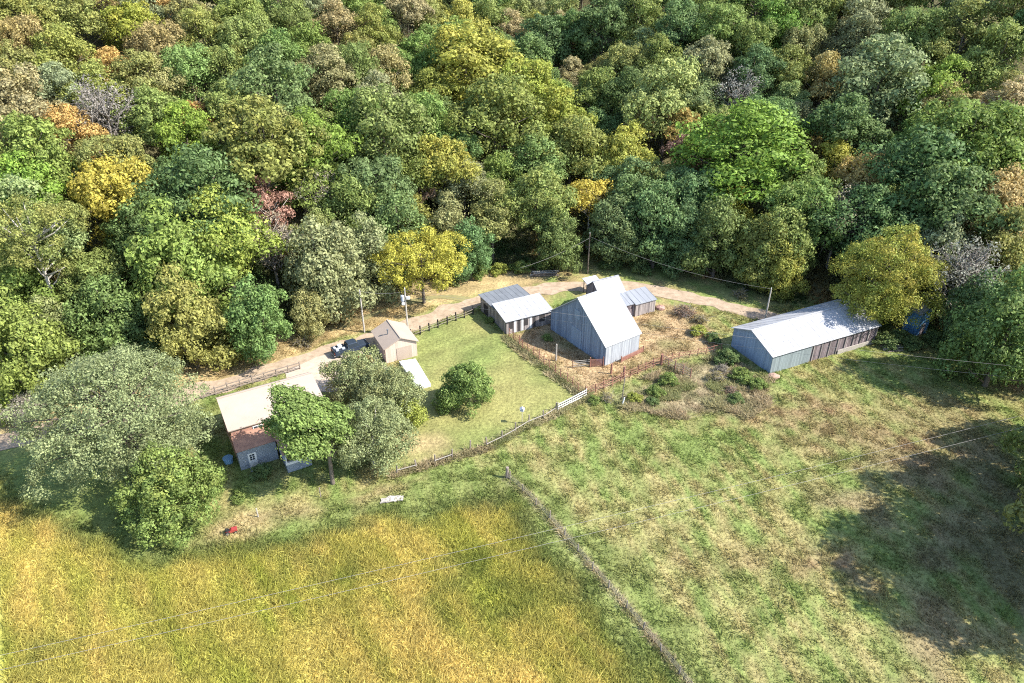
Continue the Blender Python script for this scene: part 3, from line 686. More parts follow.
# ------------------------------------------------------------------ power poles and wires
def pole(label, px, py, h, m, arm=0.0, transformer=False, r=.15):
    P = wpt(px, py) if isinstance(px, (int, float)) and py is not None else np.array(px, float)
    root = empty('utility_pole', P); tag(root, label, 'utility pole', 'utility poles')
    MB().tube([(0, 0, -.5), (0, 0, h * .5), (.02, 0, h)], [r, r * .85, r * .65], 9).build('pole', m, root)
    if arm:
        MB().bar((-arm, 0, h - .5), (arm, 0, h - .5), .1, .12).build('crossarm', M['weathered'], root)
        for s in (-1, 1): MB().tube([(s * arm * .9, 0, h - .44), (s * arm * .9, 0, h - .25)], [.06, .04], 7).build('insulator', M['white_paint'], root)
    else: MB().tube([(0, 0, h), (0, 0, h + .2)], [.06, .05], 7).build('insulator', M['white_paint'], root)
    if transformer:
        t = MB().tube([(-.42, -.1, h - 2.1), (-.42, -.1, h - 2.05), (-.42, -.1, h - 1.15), (-.42, -.1, h - 1.08)], [.24, .29, .29, .2], 12).build('transformer', M['cargo'], root)
        MB().tube([(-.42, -.1, h - 1.08), (-.42, -.1, h - .8)], [.05, .03], 6).build('bushing', M['weathered'], t)
        MB().box(.2, .75, -.25, .1, h - 1.75, h - 1.3).build('switch_box', M['white_paint'], root)
        MB().box(-.55, -.15, -.45, -.12, h - 2.65, h - 2.3).build('lamp', M['white_paint'], root)
        MB().bar((-.4, 0, h - 1.6), (.5, 0, h - 1.55), .08).build('bracket', M['dull_metal'], root)
    return P + np.array([0, 0, h])
pA = pole('plain silvery utility pole beside the road above the parked pickup', 364.5, 332.5, 7.6, M['pale_bark'])
pB = pole('utility pole with grey transformer behind the tan garage', 408.5, 336.5, 8.6, M['pale_bark'], transformer=True)
pC = pole('brown utility pole behind the road at the mouth of the hollow', 587.5, 274, 8.2, M['bark'])
pD = pole('short pale utility pole behind the long shed roof', 764.5, 322, 6.2, M['pale_bark'])
pE = pole('', np.array([104, 72, float(terr(104, 72))]), None, 9.0, M['bark']); col.objects[-1]
def wire(name, label, a, b, sag, r=.028, group='overhead power lines'):
    a = np.array(a, float); b = np.array(b, float); n = 28
    P = [a + (b - a) * k / n - np.array([0, 0, sag * 4 * (k / n) * (1 - k / n)]) for k in range(n + 1)]
    return tag(MB().tube(P, r, 5).build(name, M['wire'], smooth=True), label, 'power line', group)
for o in list(col.objects):
    if o.name.startswith('utility_pole') and o.location.x > 100: o['label'] = 'utility pole standing in the pasture beyond the right edge'
# two wires across the foreground: at a height of 9 m over the field
q0 = at(0, 652, 9.5); q1 = at(1024, 415, 9.5); dr = q1 - q0
w0 = q0 - dr * .3; w1 = q1 + dr * .1
w0[2] = w1[2] = 9.8
for e, lab in ((0.0, 'upper of the two long wires crossing the meadow and pasture'), (-1.35, 'lower of the two long wires crossing the meadow and pasture')):
    n3 = np.array([-dr[1], dr[0], 0]) / np.linalg.norm(dr) * e
    wire('power_line', lab, w0 + n3, w1 + n3 * 1.3, 1.0, .014)
for w in (w0, w1):
    pole('utility pole at the %s end of the long foreground wires' % ('left' if w is w0 else 'right'), np.array([w[0], w[1] - .5, float(terr(w[0], w[1]))]), None, 10.3, M['bark'], arm=1.0)
wire('power_line', 'upper wire passing before the barn gable and the long shed', pB - [0, 0, .2], pE, 1.6, .015)
wire('power_line', 'lower wire passing before the barn gable and the long shed', pB - [0, 0, 1.2], pE - [0, 0, 1.7], 1.9, .015)
wire('power_line', 'wire sagging from hollow pole to short pole behind the long shed', pC - [0, 0, .6], pD, 1.3, .018)
wire('power_line', 'wire running left from the hollow pole in front of yellow-topped trees', pC - [0, 0, .9], at(520, 268, 4.5), .5, .018)
wire('power_line', 'wire between the transformer pole and plain silvery pole', pA - [0, 0, .1], pB - [0, 0, .5], .35, .02)

# ------------------------------------------------------------------ vehicles and small things
def wheel(parent, x, y, z, r, w=.22, axis_='y'):
    t = MB(); n = 18
    prof = [(r * .62, -w / 2), (r * .95, -w / 2), (r, -w * .3), (r, w * .3), (r * .95, w / 2), (r * .62, w / 2)]
    vs_ = []
    for k in range(n):
        a = 2 * math.pi * k / n
        for (rr, q) in prof: vs_.append((x + rr * math.cos(a), y + q, z + rr * math.sin(a)))
    fs = []
    for k in range(n):
        for j in range(6):
            j2 = (j + 1) % 6; k2 = (k + 1) % n; fs.append((k * 6 + j, k * 6 + j2, k2 * 6 + j2, k2 * 6 + j))
    t.add(vs_, fs); wo = t.build('wheel', M['tyre'], parent)
    rm = MB().tube([(x, y - w * .42, z), (x, y + w * .42, z)], r * .62, 14); rm.build('rim', M['chrome'], wo)
def hull(m, prof, w0, w1):
    """side outline prof [(x, z)] drawn out across the car; w0 half width low, w1 half width at the top"""
    zs = [p[1] for p in prof]; zl, zh = min(zs), max(zs); n = len(prof); L, Rr = [], []
    for x, z in prof:
        hw = w0 + (w1 - w0) * (z - zl) / (zh - zl + 1e-6); L.append((x, -hw, z)); Rr.append((x, hw, z))
    fs = [tuple(range(n)), tuple(range(2 * n - 1, n - 1, -1))] + [(i, n + i, n + (i + 1) % n, (i + 1) % n)[::1] for i in range(n)]
    return m.add(L + Rr, fs)
P = wpt(351, 352)
ang_r = math.atan2(ROAD[6][1] - ROAD[5][1], ROAD[6][0] - ROAD[5][0])
tk = empty('pickup_truck', P + np.array([0, 0, .06]), ang_r); tag(tk, 'dark blue crew-cab pickup with loaded bed parked beside the tan garage', 'pickup truck')
hull(MB(), [(-2.8, .45), (2.75, .45), (2.85, .75), (2.75, 1.05), (1.45, 1.15), (-2.8, 1.1)], .95, .93).build('body', M['navy'], tk, .06)
hull(MB(), [(-.75, 1.12), (1.5, 1.13), (.85, 1.82), (-.55, 1.84)], .9, .72).build('cab', M['navy'], tk, .05)
m = MB()
for s in (-1, 1):
    m.add([(-.45, s * .895, 1.22), (.3, s * .895, 1.22), (.3, s * .765, 1.72), (-.4, s * .765, 1.72)], [(0, 1, 2, 3)]); m.add([(.38, s * .895, 1.22), (1.2, s * .895, 1.22), (.8, s * .765, 1.72), (.38, s * .765, 1.72)], [(0, 1, 2, 3)])
m.build('side_window', M['glass'], tk)
MB().add([(1.46, -.8, 1.2), (1.46, .8, 1.2), (.93, .68, 1.76), (.93, -.68, 1.76)], [(0, 1, 2, 3)]).build('windscreen', M['glass'], tk)
MB().add([(-.765, -.78, 1.25), (-.765, .78, 1.25), (-.62, .68, 1.72), (-.62, -.68, 1.72)], [(3, 2, 1, 0)]).build('rear_window', M['glass'], tk)
m = MB().box(-2.75, -.82, -.93, -.83, 1.1, 1.3); m.box(-2.75, -.82, .83, .93, 1.1, 1.3); m.box(-2.82, -2.72, -.93, .93, 1.1, 1.3); m.build('bed_rail', M['navy'], tk)
for x in (-1.8, 1.85):
    for y in (-.85, .85): wheel(tk, x, y, .4, .4)
for y in (-.7, .7):
    MB().box(2.76, 2.86, y - .18, y + .18, .72, .95).build('headlight', M['white_paint'], tk); MB().box(-2.86, -2.8, y - .12, y + .12, .75, 1.05).build('tail_light', M['red_paint'], tk)
MB().box(-2.95, -2.8, -.85, .85, .45, .62).build('bumper', M['chrome'], tk)
cg = empty('cargo_load', P + np.array([0, 0, .06]), ang_r); tag(cg, 'grey bags and boxes heaped in the bed of the dark pickup', 'cargo')
for (x, y, z, a, b, c, k) in [(-2.3, -.4, 1.12, .5, .5, .45, 'cargo'), (-1.6, .3, 1.12, .6, .7, .5, 'white_paint'), (-1.3, -.5, 1.12, .5, .4, .35, 'cargo'), (-2.4, .45, 1.12, .4, .45, .3, 'tarp')]:
    MB().box(x - a / 2, x + a / 2, y - b / 2, y + b / 2, z, z + c).build('box', M[k], cg, .07)
P = wpt(360, 364)
cr = empty('red_car', P + np.array([0, 0, .08]), ang_r - .25); tag(cr, 'bright red hatchback mostly hidden under tree behind the pickup', 'car')
hull(MB(), [(-1.9, .3), (1.9, .3), (1.95, .6), (1.8, .8), (.9, .92), (-1.85, .92), (-1.95, .6)], .82, .78).build('body', M['car_red'], cr, .06)
hull(MB(), [(-1.7, .93), (.95, .93), (.3, 1.4), (-1.2, 1.42)], .76, .6).build('cabin', M['glass'], cr, .04)
MB().box(-1.15, .25, -.56, .56, 1.41, 1.46).build('car_roof', M['car_red'], cr, .02)
for x in (-1.2, 1.2):
    for y in (-.74, .74): wheel(cr, x, y, .31, .31, .2)
P = wpt(328, 371.5)
gb = empty('kettle_barrel', P); tag(gb, 'small black burn barrel standing on the pale driveway', 'barrel')
MB().tube([(0, 0, .05), (0, 0, .35), (0, 0, .7), (0, 0, 1.05)], [.36, .38, .38, .36], 16).build('drum', M['black'], gb, 0)
MB().tube([(0, 0, 1.05), (0, 0, 1.1)], .39, 16).build('rim', M['rust'], gb)
P = wpt(229, 463)
tb = empty('water_tub', P); tag(tb, 'round pale blue water tub beside the farmhouse brick corner', 'tub')
m = MB(); m.tube([(0, 0, 0), (0, 0, .3), (0, 0, .75)], [.5, .55, .6], 20); m.build('tub', M['blue_plastic'], tb)
MB().tube([(0, 0, .75), (0, 0, .8)], .63, 20).build('lid', M['blue_plastic'], tb)
# small red garden tractor near the big trees
P = wpt(231, 534)
gtc = empty('garden_mower', P, R(25)); gtc.scale = (.8, .8, .8); tag(gtc, 'small red mower left in the tan grass below the house', 'mower')
hull(MB(), [(-.6, .25), (.9, .25), (.95, .6), (.2, .72), (-.1, .5), (-.6, .5)], .38, .3).build('body', M['car_red'], gtc, .03)
MB().box(-.5, -.05, -.25, .25, .52, .62).build('seat', M['black'], gtc, .03); MB().box(-.6, -.5, -.25, .25, .6, 1.0).build('backrest', M['black'], gtc, .03)
for x, r in ((-.4, .3), (.65, .2)):
    for y in (-.42, .42): wheel(gtc, x, y, r, r, .16)
MB().tube([(.25, 0, .65), (.1, 0, .95)], .03, 6).build('steering_column', M['black'], gtc)
# white scrap heap and pale rubble
P = wpt(392, 501)
sh = empty('white_scrap', P); sh.scale = (.8, .7, .9); tag(sh, 'flat heap of crumpled whitish sheeting on the bare ground', 'sheeting')
m = MB(); n = 12
GX, GY = np.meshgrid(np.linspace(-1.6, 1.6, 14), np.linspace(-.6, .6, 7)); GZ = .12 + .32 * vnoise(GX * 3, GY * 3, 1, 91) * (1 - (np.abs(GX) / 1.7) ** 3)
GX2 = GX + .25 * (vnoise(GX, GY, .5, 92) - .5); GY2 = GY + GX * .25 + .3 * (vnoise(GX, GY, .5, 93) - .5)
I2 = np.arange(14 * 7).reshape(7, 14)
m.add(np.stack([GX2.ravel(), GY2.ravel(), GZ.ravel()], 1), [tuple(int(v) for v in (I2[j, i], I2[j, i + 1], I2[j + 1, i + 1], I2[j + 1, i])) for j in range(6) for i in range(13)])
so = m.build('sheet', M['pale_wood'], sh); sol = so.modifiers.new('s', 'SOLIDIFY'); sol.thickness = .1; sol.offset = -1
def boulder(name, label, px, py, r, m, sq=.6, cat='rock'):
    P = wpt(px, py); n = 10; V = []; F = []
    for i in range(7):
        for k in range(n):
            a = 2 * math.pi * k / n; t = math.pi * i / 6; rr = r * (1 + .25 * (random.random() - .5)); V.append((P[0] + rr * math.sin(t) * math.cos(a) * 1.3, P[1] + rr * math.sin(t) * math.sin(a), P[2] + rr * sq * math.cos(t) + r * sq * .4))
    for i in range(6):
        for k in range(n): F.append((i * n + k, (i + 1) * n + k, (i + 1) * n + (k + 1) % n, i * n + (k + 1) % n))
    return tag(MB().add(V, F).build(name, m), label, cat)
boulder('salt_block', 'pinkish flat stone at the front left corner of the long shed', 773, 377, .75, mat_plain('pinkstone', (.36, .24, .19), .8), .5)
boulder('rock', 'pale reddish stone in front of the old barn wing', 660, 309, .7, mat_plain('redstone', (.36, .22, .18), .8), .7)
# lumber stack at the right end of the long shed
P = wpt(893, 349); ls = empty('lumber_pile', P, R(8)); tag(ls, 'loose pile of grey boards at the far right end of the long shed', 'lumber pile')
for k in range(9):
    a = rng.uniform(-.2, .2); y = rng.uniform(-.9, .9); z = .06 + .07 * (k // 3); L = rng.uniform(1.2, 1.9)
    MB().bar((-L, y - a, z), (L, y + a, z + .03), .22, .06).build('board', M['pale_wood'] if k % 2 else M['weathered'], ls)
P = wpt(960, 341); ls = empty('lumber_pile', P, R(-20)); tag(ls, 'scattered pale boards on the ground right of blue outbuilding', 'lumber pile')
for k in range(7):
    a = rng.uniform(-.4, .4); y = rng.uniform(-.8, .8); z = .06 + .07 * (k // 3)
    MB().bar((-1.4, y - a, z), (1.4, y + a, z + .03), .2, .06).build('board', M['pale_wood'] if k % 2 else M['tarp'], ls)
P = wpt(545, 275); ls = empty('log_pile', P, R(5)); tag(ls, 'heap of greyed logs and brush across the road from the sheds', 'log pile')
for k in range(8):
    y = (k % 4) * .35 - .5; z = .16 + (k // 4) * .3; MB().tube([(-2.4 + rng.uniform(-.4, .4), y, z), (2.4 + rng.uniform(-.4, .4), y + rng.uniform(-.2, .2), z)], .16, 7).build('log', M['pale_bark'] if k % 2 else M['bark'], ls)
# ------------------------------------------------------------------ trees
def crown_mesh(name, seed, R0=5.0, H=14.0, base=.3, lobes=60, lr=1.35, per=120, leaf=.31, shape='round', droop=0.0, fill=700, flat=.92, nd=None, dome=2.3):
    r_ = np.random.default_rng(seed); cz0 = H * base; ch = H * (1 - base)
    def env(t):
        if shape == 'round': return np.sqrt(np.clip(1 - (2 * t - 0.85) ** 2 / 1.35, .05, 1))
        if shape == 'cone': return np.clip(1.05 - t * .85, .1, 1) * np.clip(t * 6 + .35, 0, 1)
        if shape == 'spread': return np.clip(.45 + t * .9, 0, 1) * np.sqrt(np.clip(1 - t ** 4, .1, 1))
        if shape == 'bush': return np.sqrt(np.clip(1 - t ** 2, .05, 1))
        return np.ones_like(t)
    # the crown is a cluster of domes of unequal height and reach, each dome a cluster of leafy lobes
    nd = nd or max(6, int(12 * (R0 / 5) ** 1.6)); D = []; tries = 0
    while len(D) < nd and tries < 4000:
        tries += 1; t = r_.uniform(.0, 1.0) ** .8; a = r_.uniform(0, 2 * np.pi); dr = dome * r_.uniform(.75, 1.25)
        e = env(np.array(t)) * R0; rr = max(e - dr * .75, 0) * np.sqrt(r_.uniform(.25, 1.15)) * r_.uniform(.85, 1.15)
        if t > .85: rr *= .6
        p = np.array([np.cos(a) * rr, np.sin(a) * rr, cz0 + dr * .55 + t * (ch - dr * 1.35)])
        if all(np.linalg.norm(p - q[:3]) > (dr + q[3]) * .46 for q in D): D.append([*p, dr])
    D = np.array(D); Lc = []; tries = 0; wts = D[:, 3] ** 2; wts /= wts.sum()
    while len(Lc) < lobes and tries < lobes * 60:
        tries += 1; d = D[r_.choice(len(D), p=wts)]; v = r_.normal(size=3); v[2] = v[2] + .45; v /= np.linalg.norm(v)
        if v[2] < -.55: continue
        p = d[:3] + v * (d[3] - lr * .35) * np.array([1, 1, .82]) * r_.uniform(.70, 1.15)
        if (np.linalg.norm((p - D[:, :3]), axis=1) < D[:, 3] * .55).any(): continue
        if all(np.linalg.norm(p - q[:3]) > lr * .72 for q in Lc): Lc.append(np.array([*p, lr * r_.uniform(.65, 1.2)]))
    Lc = np.array(Lc); n = len(Lc)
    ctr = np.array([0, 0, cz0 + ch * .35])
    per = int(per * 1.3); idx = np.repeat(np.arange(n), per); m = len(idx)
    u = r_.normal(size=(m, 3)); u[:, 2] += .35; u += (Lc[idx, :3] - ctr) / R0 * .5; u /= np.linalg.norm(u, axis=1)[:, None]
    rad = Lc[idx, 3] * r_.uniform(.55, 1.0, m) * (1 + .35 * (r_.random(m) < .18))
    Pp = Lc[idx, :3] + u * rad[:, None] * np.array([1, 1, flat])
    # a few loose leaves inside
    ui = r_.uniform(-1, 1, (fill, 3)); Pi = np.stack([ui[:, 0] * R0 * .6, ui[:, 1] * R0 * .6, cz0 + ch * (.15 + .35 * (ui[:, 2] + 1))], 1)
    Pp = np.concatenate([Pp, Pi]); u = np.concatenate([u, ui + [0, 0, .3]]); idx = np.concatenate([idx, r_.integers(0, n, fill)]); m = len(idx)
    Pp[:, 2] -= droop * np.clip(np.hypot(Pp[:, 0], Pp[:, 1]) / R0, 0, 1.3) ** 2
    nn = u / np.linalg.norm(u, axis=1)[:, None] + r_.normal(0, .42, (m, 3)); nn /= np.linalg.norm(nn, axis=1)[:, None]
    ref = r_.normal(size=(m, 3)); a = np.cross(nn, ref); a /= np.linalg.norm(a, axis=1)[:, None]; b = np.cross(nn, a)
    s = leaf * r_.uniform(.55, 1.25, m)[:, None]; s2 = s * r_.uniform(.45, .9, m)[:, None]
    V = np.stack([Pp - a * s * .6, Pp - b * s2 * .5 + nn * s * .08, Pp + a * s * .6, Pp + b * s2 * .5 + nn * s * .08], 1).reshape(-1, 3)
    lt = r_.uniform(.85, 1.18, n)[idx] * r_.uniform(.58, 1.45, m)
    turned = np.clip(r_.normal(.45, .35, n), 0, 1)[idx]
    top = np.clip((Pp[:, 2] - cz0) / ch, 0, 1); turned = np.clip(turned * (.3 + top), 0, 1) * r_.uniform(.6, 1.1, m)
    C = np.stack([lt, np.clip(turned, 0, 1), np.zeros(m)], 1); C = np.repeat(C[:, None, :], 4, 1).reshape(-1, 3)
    me = np_mesh(name, V, np.arange(m * 4).reshape(-1, 4), M['leaf'], C)
    return me, Lc
def trunk_mesh(seed, Lc, H, base, r=.26, mat='bark', twigs=0, limbs=14, lean=.4):
    rd = random.Random(seed); m = MB(); zt = H * (base + (1 - base) * .55)
    lx, ly = rd.uniform(-lean, lean), rd.uniform(-lean, lean)
    P = [(0, 0, -.8), (0, 0, .4), (lx * .3, ly * .3, zt * .4), (lx * .7, ly * .7, zt * .75), (lx, ly, zt)]
    m.tube(P, [r * 1.35, r, r * .8, r * .6, r * .3], 8)
    order = list(range(len(Lc))); rd.shuffle(order)
    for k in order[:limbs]:
        q = Lc[k]; z0 = min(zt * .95, max(H * base * .75, q[2] - rd.uniform(1.5, 3.5))); f = z0 / zt
        s = Vector((lx * f, ly * f, z0)); e = Vector(q[:3]); mid = (s + e) / 2 + Vector((0, 0, -.25)) + Vector((rd.uniform(-.3, .3), rd.uniform(-.3, .3), 0))
        m.tube([s, mid, e], [r * .42, r * .28, r * .1], 5)
        for _ in range(twigs):
            d = Vector((rd.gauss(0, 1), rd.gauss(0, 1), rd.gauss(.6, .8))).normalized() * rd.uniform(.9, 2.0); st = mid.lerp(e, rd.random())
            m.tube([st, st + d * .5 + Vector((0, 0, .1)), st + d], [.06, .04, .02], 3, cap=False)
    me = bpy.data.meshes.new('trunk'); me.from_pydata(m.v, [], m.f); me.materials.append(M[mat]); me.polygons.foreach_set('use_smooth', [True] * len(me.polygons))
    return me
KINDS_ = {   # crown recipe, trunk recipe; nominal radius 5, height H
    'round': dict(H=13, base=.2, lobes=110, lr=1.05, per=95, shape='round'),
    'tall': dict(H=15, base=.22, lobes=115, lr=1.0, per=95, shape='round', dome=1.9, nd=12),
    'clumpy': dict(H=13, base=.18, lobes=80, lr=1.3, per=125, shape='round', flat=.7, dome=2.6, nd=7),
    'fine': dict(H=13, base=.2, lobes=150, lr=.85, per=75, shape='round', leaf=.31, dome=2.0, nd=11),
    'edge': dict(H=12, base=.03, lobes=135, lr=1.0, per=95, shape='bush', nd=13),
    'loose': dict(H=13, base=.3, lobes=70, lr=.95, per=70, shape='spread', fill=150, dome=1.8, nd=9),
    'bare': dict(H=13, base=.3, lobes=60, lr=1.1, per=20, shape='spread', fill=40, leaf=.26),
}
PROTO = {}
def get_proto(kind, v):
    if (kind, v) in PROTO: return PROTO[(kind, v)]
    k = dict(KINDS_[kind]); H = k.pop('H'); sd = hash((kind == 'x', v)) % 1000 + 17 * list(KINDS_).index(kind) + v * 101
    me, Lc = crown_mesh('crown', sd, H=H, **k)
    tr = trunk_mesh(sd, Lc, H, k['base'], mat='twig' if kind == 'bare' else ('pale_bark' if kind == 'loose' else 'bark'), twigs=7 if kind == 'bare' else 0, limbs=40 if kind == 'bare' else 14)
    PROTO[(kind, v)] = (me, tr, H); return PROTO[(kind, v)]
COLS = {  # real leaf colours, kept moderate
    'G': (.165, .230, .062), 'D': (.120, .180, .062), 'B': (.175, .275, .052), 'O': (.210, .240, .072), 'Y': (.37, .35, .06), 'YG': (.265, .300, .062),
    'OR': (.38, .27, .10), 'R': (.25, .165, .12), 'BR': (.29, .255, .12), 'GG': (.220, .255, .118), 'BA': (.27, .245, .19), 'P': (.23, .28, .105)}
WORD = {'G': 'mid green', 'D': 'dark green', 'B': 'bright green', 'O': 'olive', 'Y': 'golden yellow', 'YG': 'yellow-green', 'OR': 'orange', 'R': 'dusky red',
        'BR': 'brownish', 'GG': 'grey-green', 'BA': 'nearly bare greyish', 'P': 'pale green'}
SHAPE = {'round': 'round-crowned', 'tall': 'tall', 'clumpy': 'clumpy', 'fine': 'fine-leaved', 'edge': 'low-skirted', 'loose': 'open-crowned', 'bare': 'twiggy'}
FOREST = []     # (x, y, z, radius, height, colour code, kind, variant, view x, view y, own label)
def forest_at(px, py, w, c, kind=None, hr=None, label=None, hk=None):
    h = 14
    for _ in range(3):
        P = onhill(px, py, h * .6); sl = np.linalg.norm(P - [0, 0, CAM_H]); r = w / FPX * sl / 2
        h = float(np.clip(r * 2 * (hr or 1.6), 9, 24))
    kind = kind or {'BA': 'bare', 'B': 'clumpy', 'D': random.choice(['clumpy', 'round', 'fine']), 'OR': 'fine', 'R': 'loose'}.get(c) or random.choice(['round', 'round', 'clumpy', 'fine', 'tall'])
    FOREST.append([P[0], P[1], float(terr(P[0], P[1])), r, h, c, kind, random.randrange(2), px, py, label])
HAND = [
 (68,14,45,'O'),(106,16,34,'BR'),(164,6,34,'OR','fine','orange-topped tree at the top edge of the left woods'),(205,40,44,'O'),(246,45,46,'G'),(290,20,42,'G'),(307,50,40,'G'),(335,30,40,'BR'),
 (114,76,36,'OR','fine','small orange tree in the upper left woods above the bare purplish tree'),(90,72,26,'OR'),(143,84,44,'O'),(160,84,40,'BR'),(14,75,42,'O'),(24,20,44,'O'),
 (105,118,54,'BA','bare','bare purplish-grey tree in the upper left woods'),(20,106,52,'BR'),(75,138,42,'OR','fine','flat orange tree left of the bare purplish tree'),(48,126,30,'OR'),
 (196,124,32,'OR','fine','small orange tree left of the big olive tree in the left woods'),(273,88,60,'D','clumpy','dense dark green tree right of centre in the upper left woods'),
 (185,138,52,'B'),(262,152,84,'O','fine','big olive tree in the middle of the left woods'),(315,150,64,'B','clumpy','light bright green clumpy tree right of the big olive tree'),
 (118,200,66,'Y','round','rich golden yellow tree in the left woods'),(78,202,32,'BR'),(200,200,84,'D','clumpy'),(268,210,50,'R','loose','dusky red-purple thin-leaved tree in the left woods'),
 (318,196,44,'BA'),(27,195,58,'B'),(34,160,60,'G'),(110,168,54,'O'),(27,232,70,'P'),(58,95,40,'GG'),(225,70,40,'O'),(190,75,44,'G'),(230,115,46,'G'),
 (466,68,84,'YG','clumpy','large bright yellow-green tree in the upper middle of the woods'),(408,20,40,'BR'),(463,24,38,'YG'),(487,24,40,'G'),(511,36,36,'BR'),(541,46,44,'D'),(562,36,34,'BR'),
 (528,70,48,'D'),(572,80,32,'BR'),(497,118,82,'O','round'),(558,120,56,'YG'),(596,96,44,'G'),(596,132,38,'D'),(627,96,44,'D'),(668,100,64,'P','round','rounded pale green tree upper right of centre'),
 (661,65,42,'G'),(603,31,46,'D'),(630,68,40,'O'),(640,135,34,'OR','fine','orange tree in the middle of the woods right of centre'),(681,135,38,'OR'),(688,156,36,'R','loose','dusky red tree left of the brightest green tree'),
 (572,150,58,'O'),(627,156,52,'YG'),(384,137,84,'G','clumpy'),(418,178,50,'G'),(442,170,58,'YG'),(370,192,64,'D'),(422,196,32,'R','loose','small dusky red tree above the yellow roadside tree'),(463,186,46,'GG'),
 (492,213,52,'O','tall','tall yellow-topped green tree, left of the pair behind the road'),(541,205,62,'O','tall','tall yellow-topped green tree, right of the pair behind the road'),
 (589,207,48,'Y','loose','slim golden tree beside the brown utility pole'),(627,190,54,'D'),(384,72,42,'BR'),(370,34,42,'O'),(375,100,44,'GG'),(432,99,44,'YG'),(350,70,42,'G'),(350,115,46,'G'),(420,60,40,'G'),
 (745,148,96,'B','clumpy','brightest green big tree in the right woods'),(800,128,36,'BR'),(804,150,36,'OR','fine','orange tree right of the brightest green tree'),(790,180,30,'Y'),(835,171,44,'YG'),(866,186,50,'BR','loose','brownish-orange tree in the right woods above the yellow-green shed tree'),
 (845,138,58,'D'),(940,92,48,'B'),(876,85,74,'GG','clumpy','wide grey-green tree in the upper right woods'),(824,79,40,'BR'),(787,72,38,'O'),(756,75,42,'D'),(705,72,46,'GG'),(739,98,40,'BA'),(700,100,40,'GG'),
 (940,115,44,'BR'),(1002,122,52,'BR'),(978,124,28,'R','loose','small dusky red tree near the right edge of the woods'),(961,145,78,'G'),(920,178,84,'D','clumpy'),(1005,155,50,'G'),(998,212,60,'BR'),
 (732,212,40,'YG'),(690,200,56,'D'),(804,215,58,'G'),(776,27,42,'B'),(838,222,52,'BA','bare','pale-trunked nearly bare tree behind the yellow-green shed tree'),(800,20,44,'G'),(640,20,44,'G'),(680,28,44,'D'),(720,30,42,'G'),(860,30,46,'GG'),(910,40,46,'G'),(960,40,46,'O'),(1000,60,46,'G'),
 (176,262,86,'G','edge'),(222,235,74,'YG'),(183,310,66,'O','edge'),(249,318,60,'G','edge','round green tree overhanging the dry roadside bank, left'),(271,245,50,'BA'),(322,256,72,'GG','edge','tall grey-green tree by the plain silvery utility pole'),(307,305,36,'BR','edge'),
 (350,210,60,'G'),(300,170,56,'G'),(150,235,60,'D'),(7,285,60,'G','edge'),(18,338,70,'G','edge','broad low green tree at the left edge above the gravel road'),(106,310,60,'D','edge'),(130,330,40,'D','edge'),
 (364,250,56,'GG','edge'),(668,236,64,'D','edge'),(637,208,56,'D'),(735,250,60,'D','edge'),(770,244,50,'O','edge'),(800,262,60,'G','edge'),(700,255,50,'D','edge'),(811,298,44,'YG','edge','low yellow-green bush tree behind the long shed'),
 (950,212,70,'D'),(963,280,58,'BA','bare'),(945,255,56,'GG','edge'),(999,255,60,'O','edge'),(1012,318,72,'G','edge','green tree at the right edge beside the woodland lane'),(985,300,50,'D','edge'),(860,225,60,'D'),(900,215,50,'G'),(450,225,50,'GG','edge'),
 (470,240,44,'D','edge'),(560,235,44,'D','edge'),(615,222,50,'D','edge'),(400,215,46,'O'),
]
# keep the lane in the sun and off the trees
def off_road(f):
    lim = 9.5 if f[8] > 640 else (6.0 if f[8] > 380 else 4.0)
    for _ in range(14):
        if dline(np.array(f[0]), np.array(f[1]), ROAD) < lim: f[1] += 1.0
    f[2] = float(terr(f[0], f[1]))
for t in HAND: forest_at(t[0], t[1], t[2], t[3], t[4] if len(t) > 4 else None, None, t[5] if len(t) > 5 else None)
# the lone trees of the farmyard and the meadow edge, each by the foot of its trunk
def yard_tree(px, py, w, h, c, kind, label, alpha=0.0, name='broadleaf_tree', shear=0.0, **kw):
    """px, py = foot; w = crown width in metres; its own dense crown"""
    P = wpt(px, py); root = empty(name, P, kw.pop('rz', 0.0)); tag(root, label, 'tree')
    k = dict(KINDS_[kind]); k.pop('H'); k.pop('nd', 0); k['dome'] = min(2.6, max(1.0, w * .17)); k['nd'] = int(14 + (w / 10) ** 2 * 12); k.update(kw); tm = k.pop('trunk', 'bark'); tr_ = k.pop('tr', .3); lb = k.pop('limbs', 18); tw = k.pop('twigs', 0)
    sd = int(px * 7 + py); me, Lc = crown_mesh('crown', sd, R0=w / 2, H=h, **k)
    if shear:      # a crown that has grown away from its neighbour
        Lc[:, 0] += shear * (Lc[:, 2] / h - .35)
        for v_ in me.vertices: v_.co.x += shear * (v_.co.z / h - .35)
    o = link_mesh('crown', me, root); o.color = (*[v * 1.1 for v in COLS[c]], alpha)
    link_mesh('trunk', trunk_mesh(sd, Lc, h, k['base'], r=tr_, mat=tm, limbs=lb, twigs=tw), root); return root
yard_tree(424, 303, 16.0, 14.0, 'Y', 'round', 'spreading bright yellow tree on the roadside bank', base=.28, lobes=150, lr=1.1, per=95, leaf=.3, tr=.28, shape='round', name='yellow_tree')
yard_tree(138, 472, 20.6, 16.5, 'GG', 'fine', 'huge grey-green spreading tree covering the road at the left', base=.12, lobes=520, lr=1.15, per=95, leaf=.24, tr=.5, fill=2500, limbs=60, twigs=2)
yard_tree(182, 518, 10.8, 10.5, 'G', 'round', 'rounder mid green tree in front of the huge grey-green one', base=.05, lobes=190, lr=1.0, per=110, leaf=.27, tr=.3, alpha=.25, shape='bush')
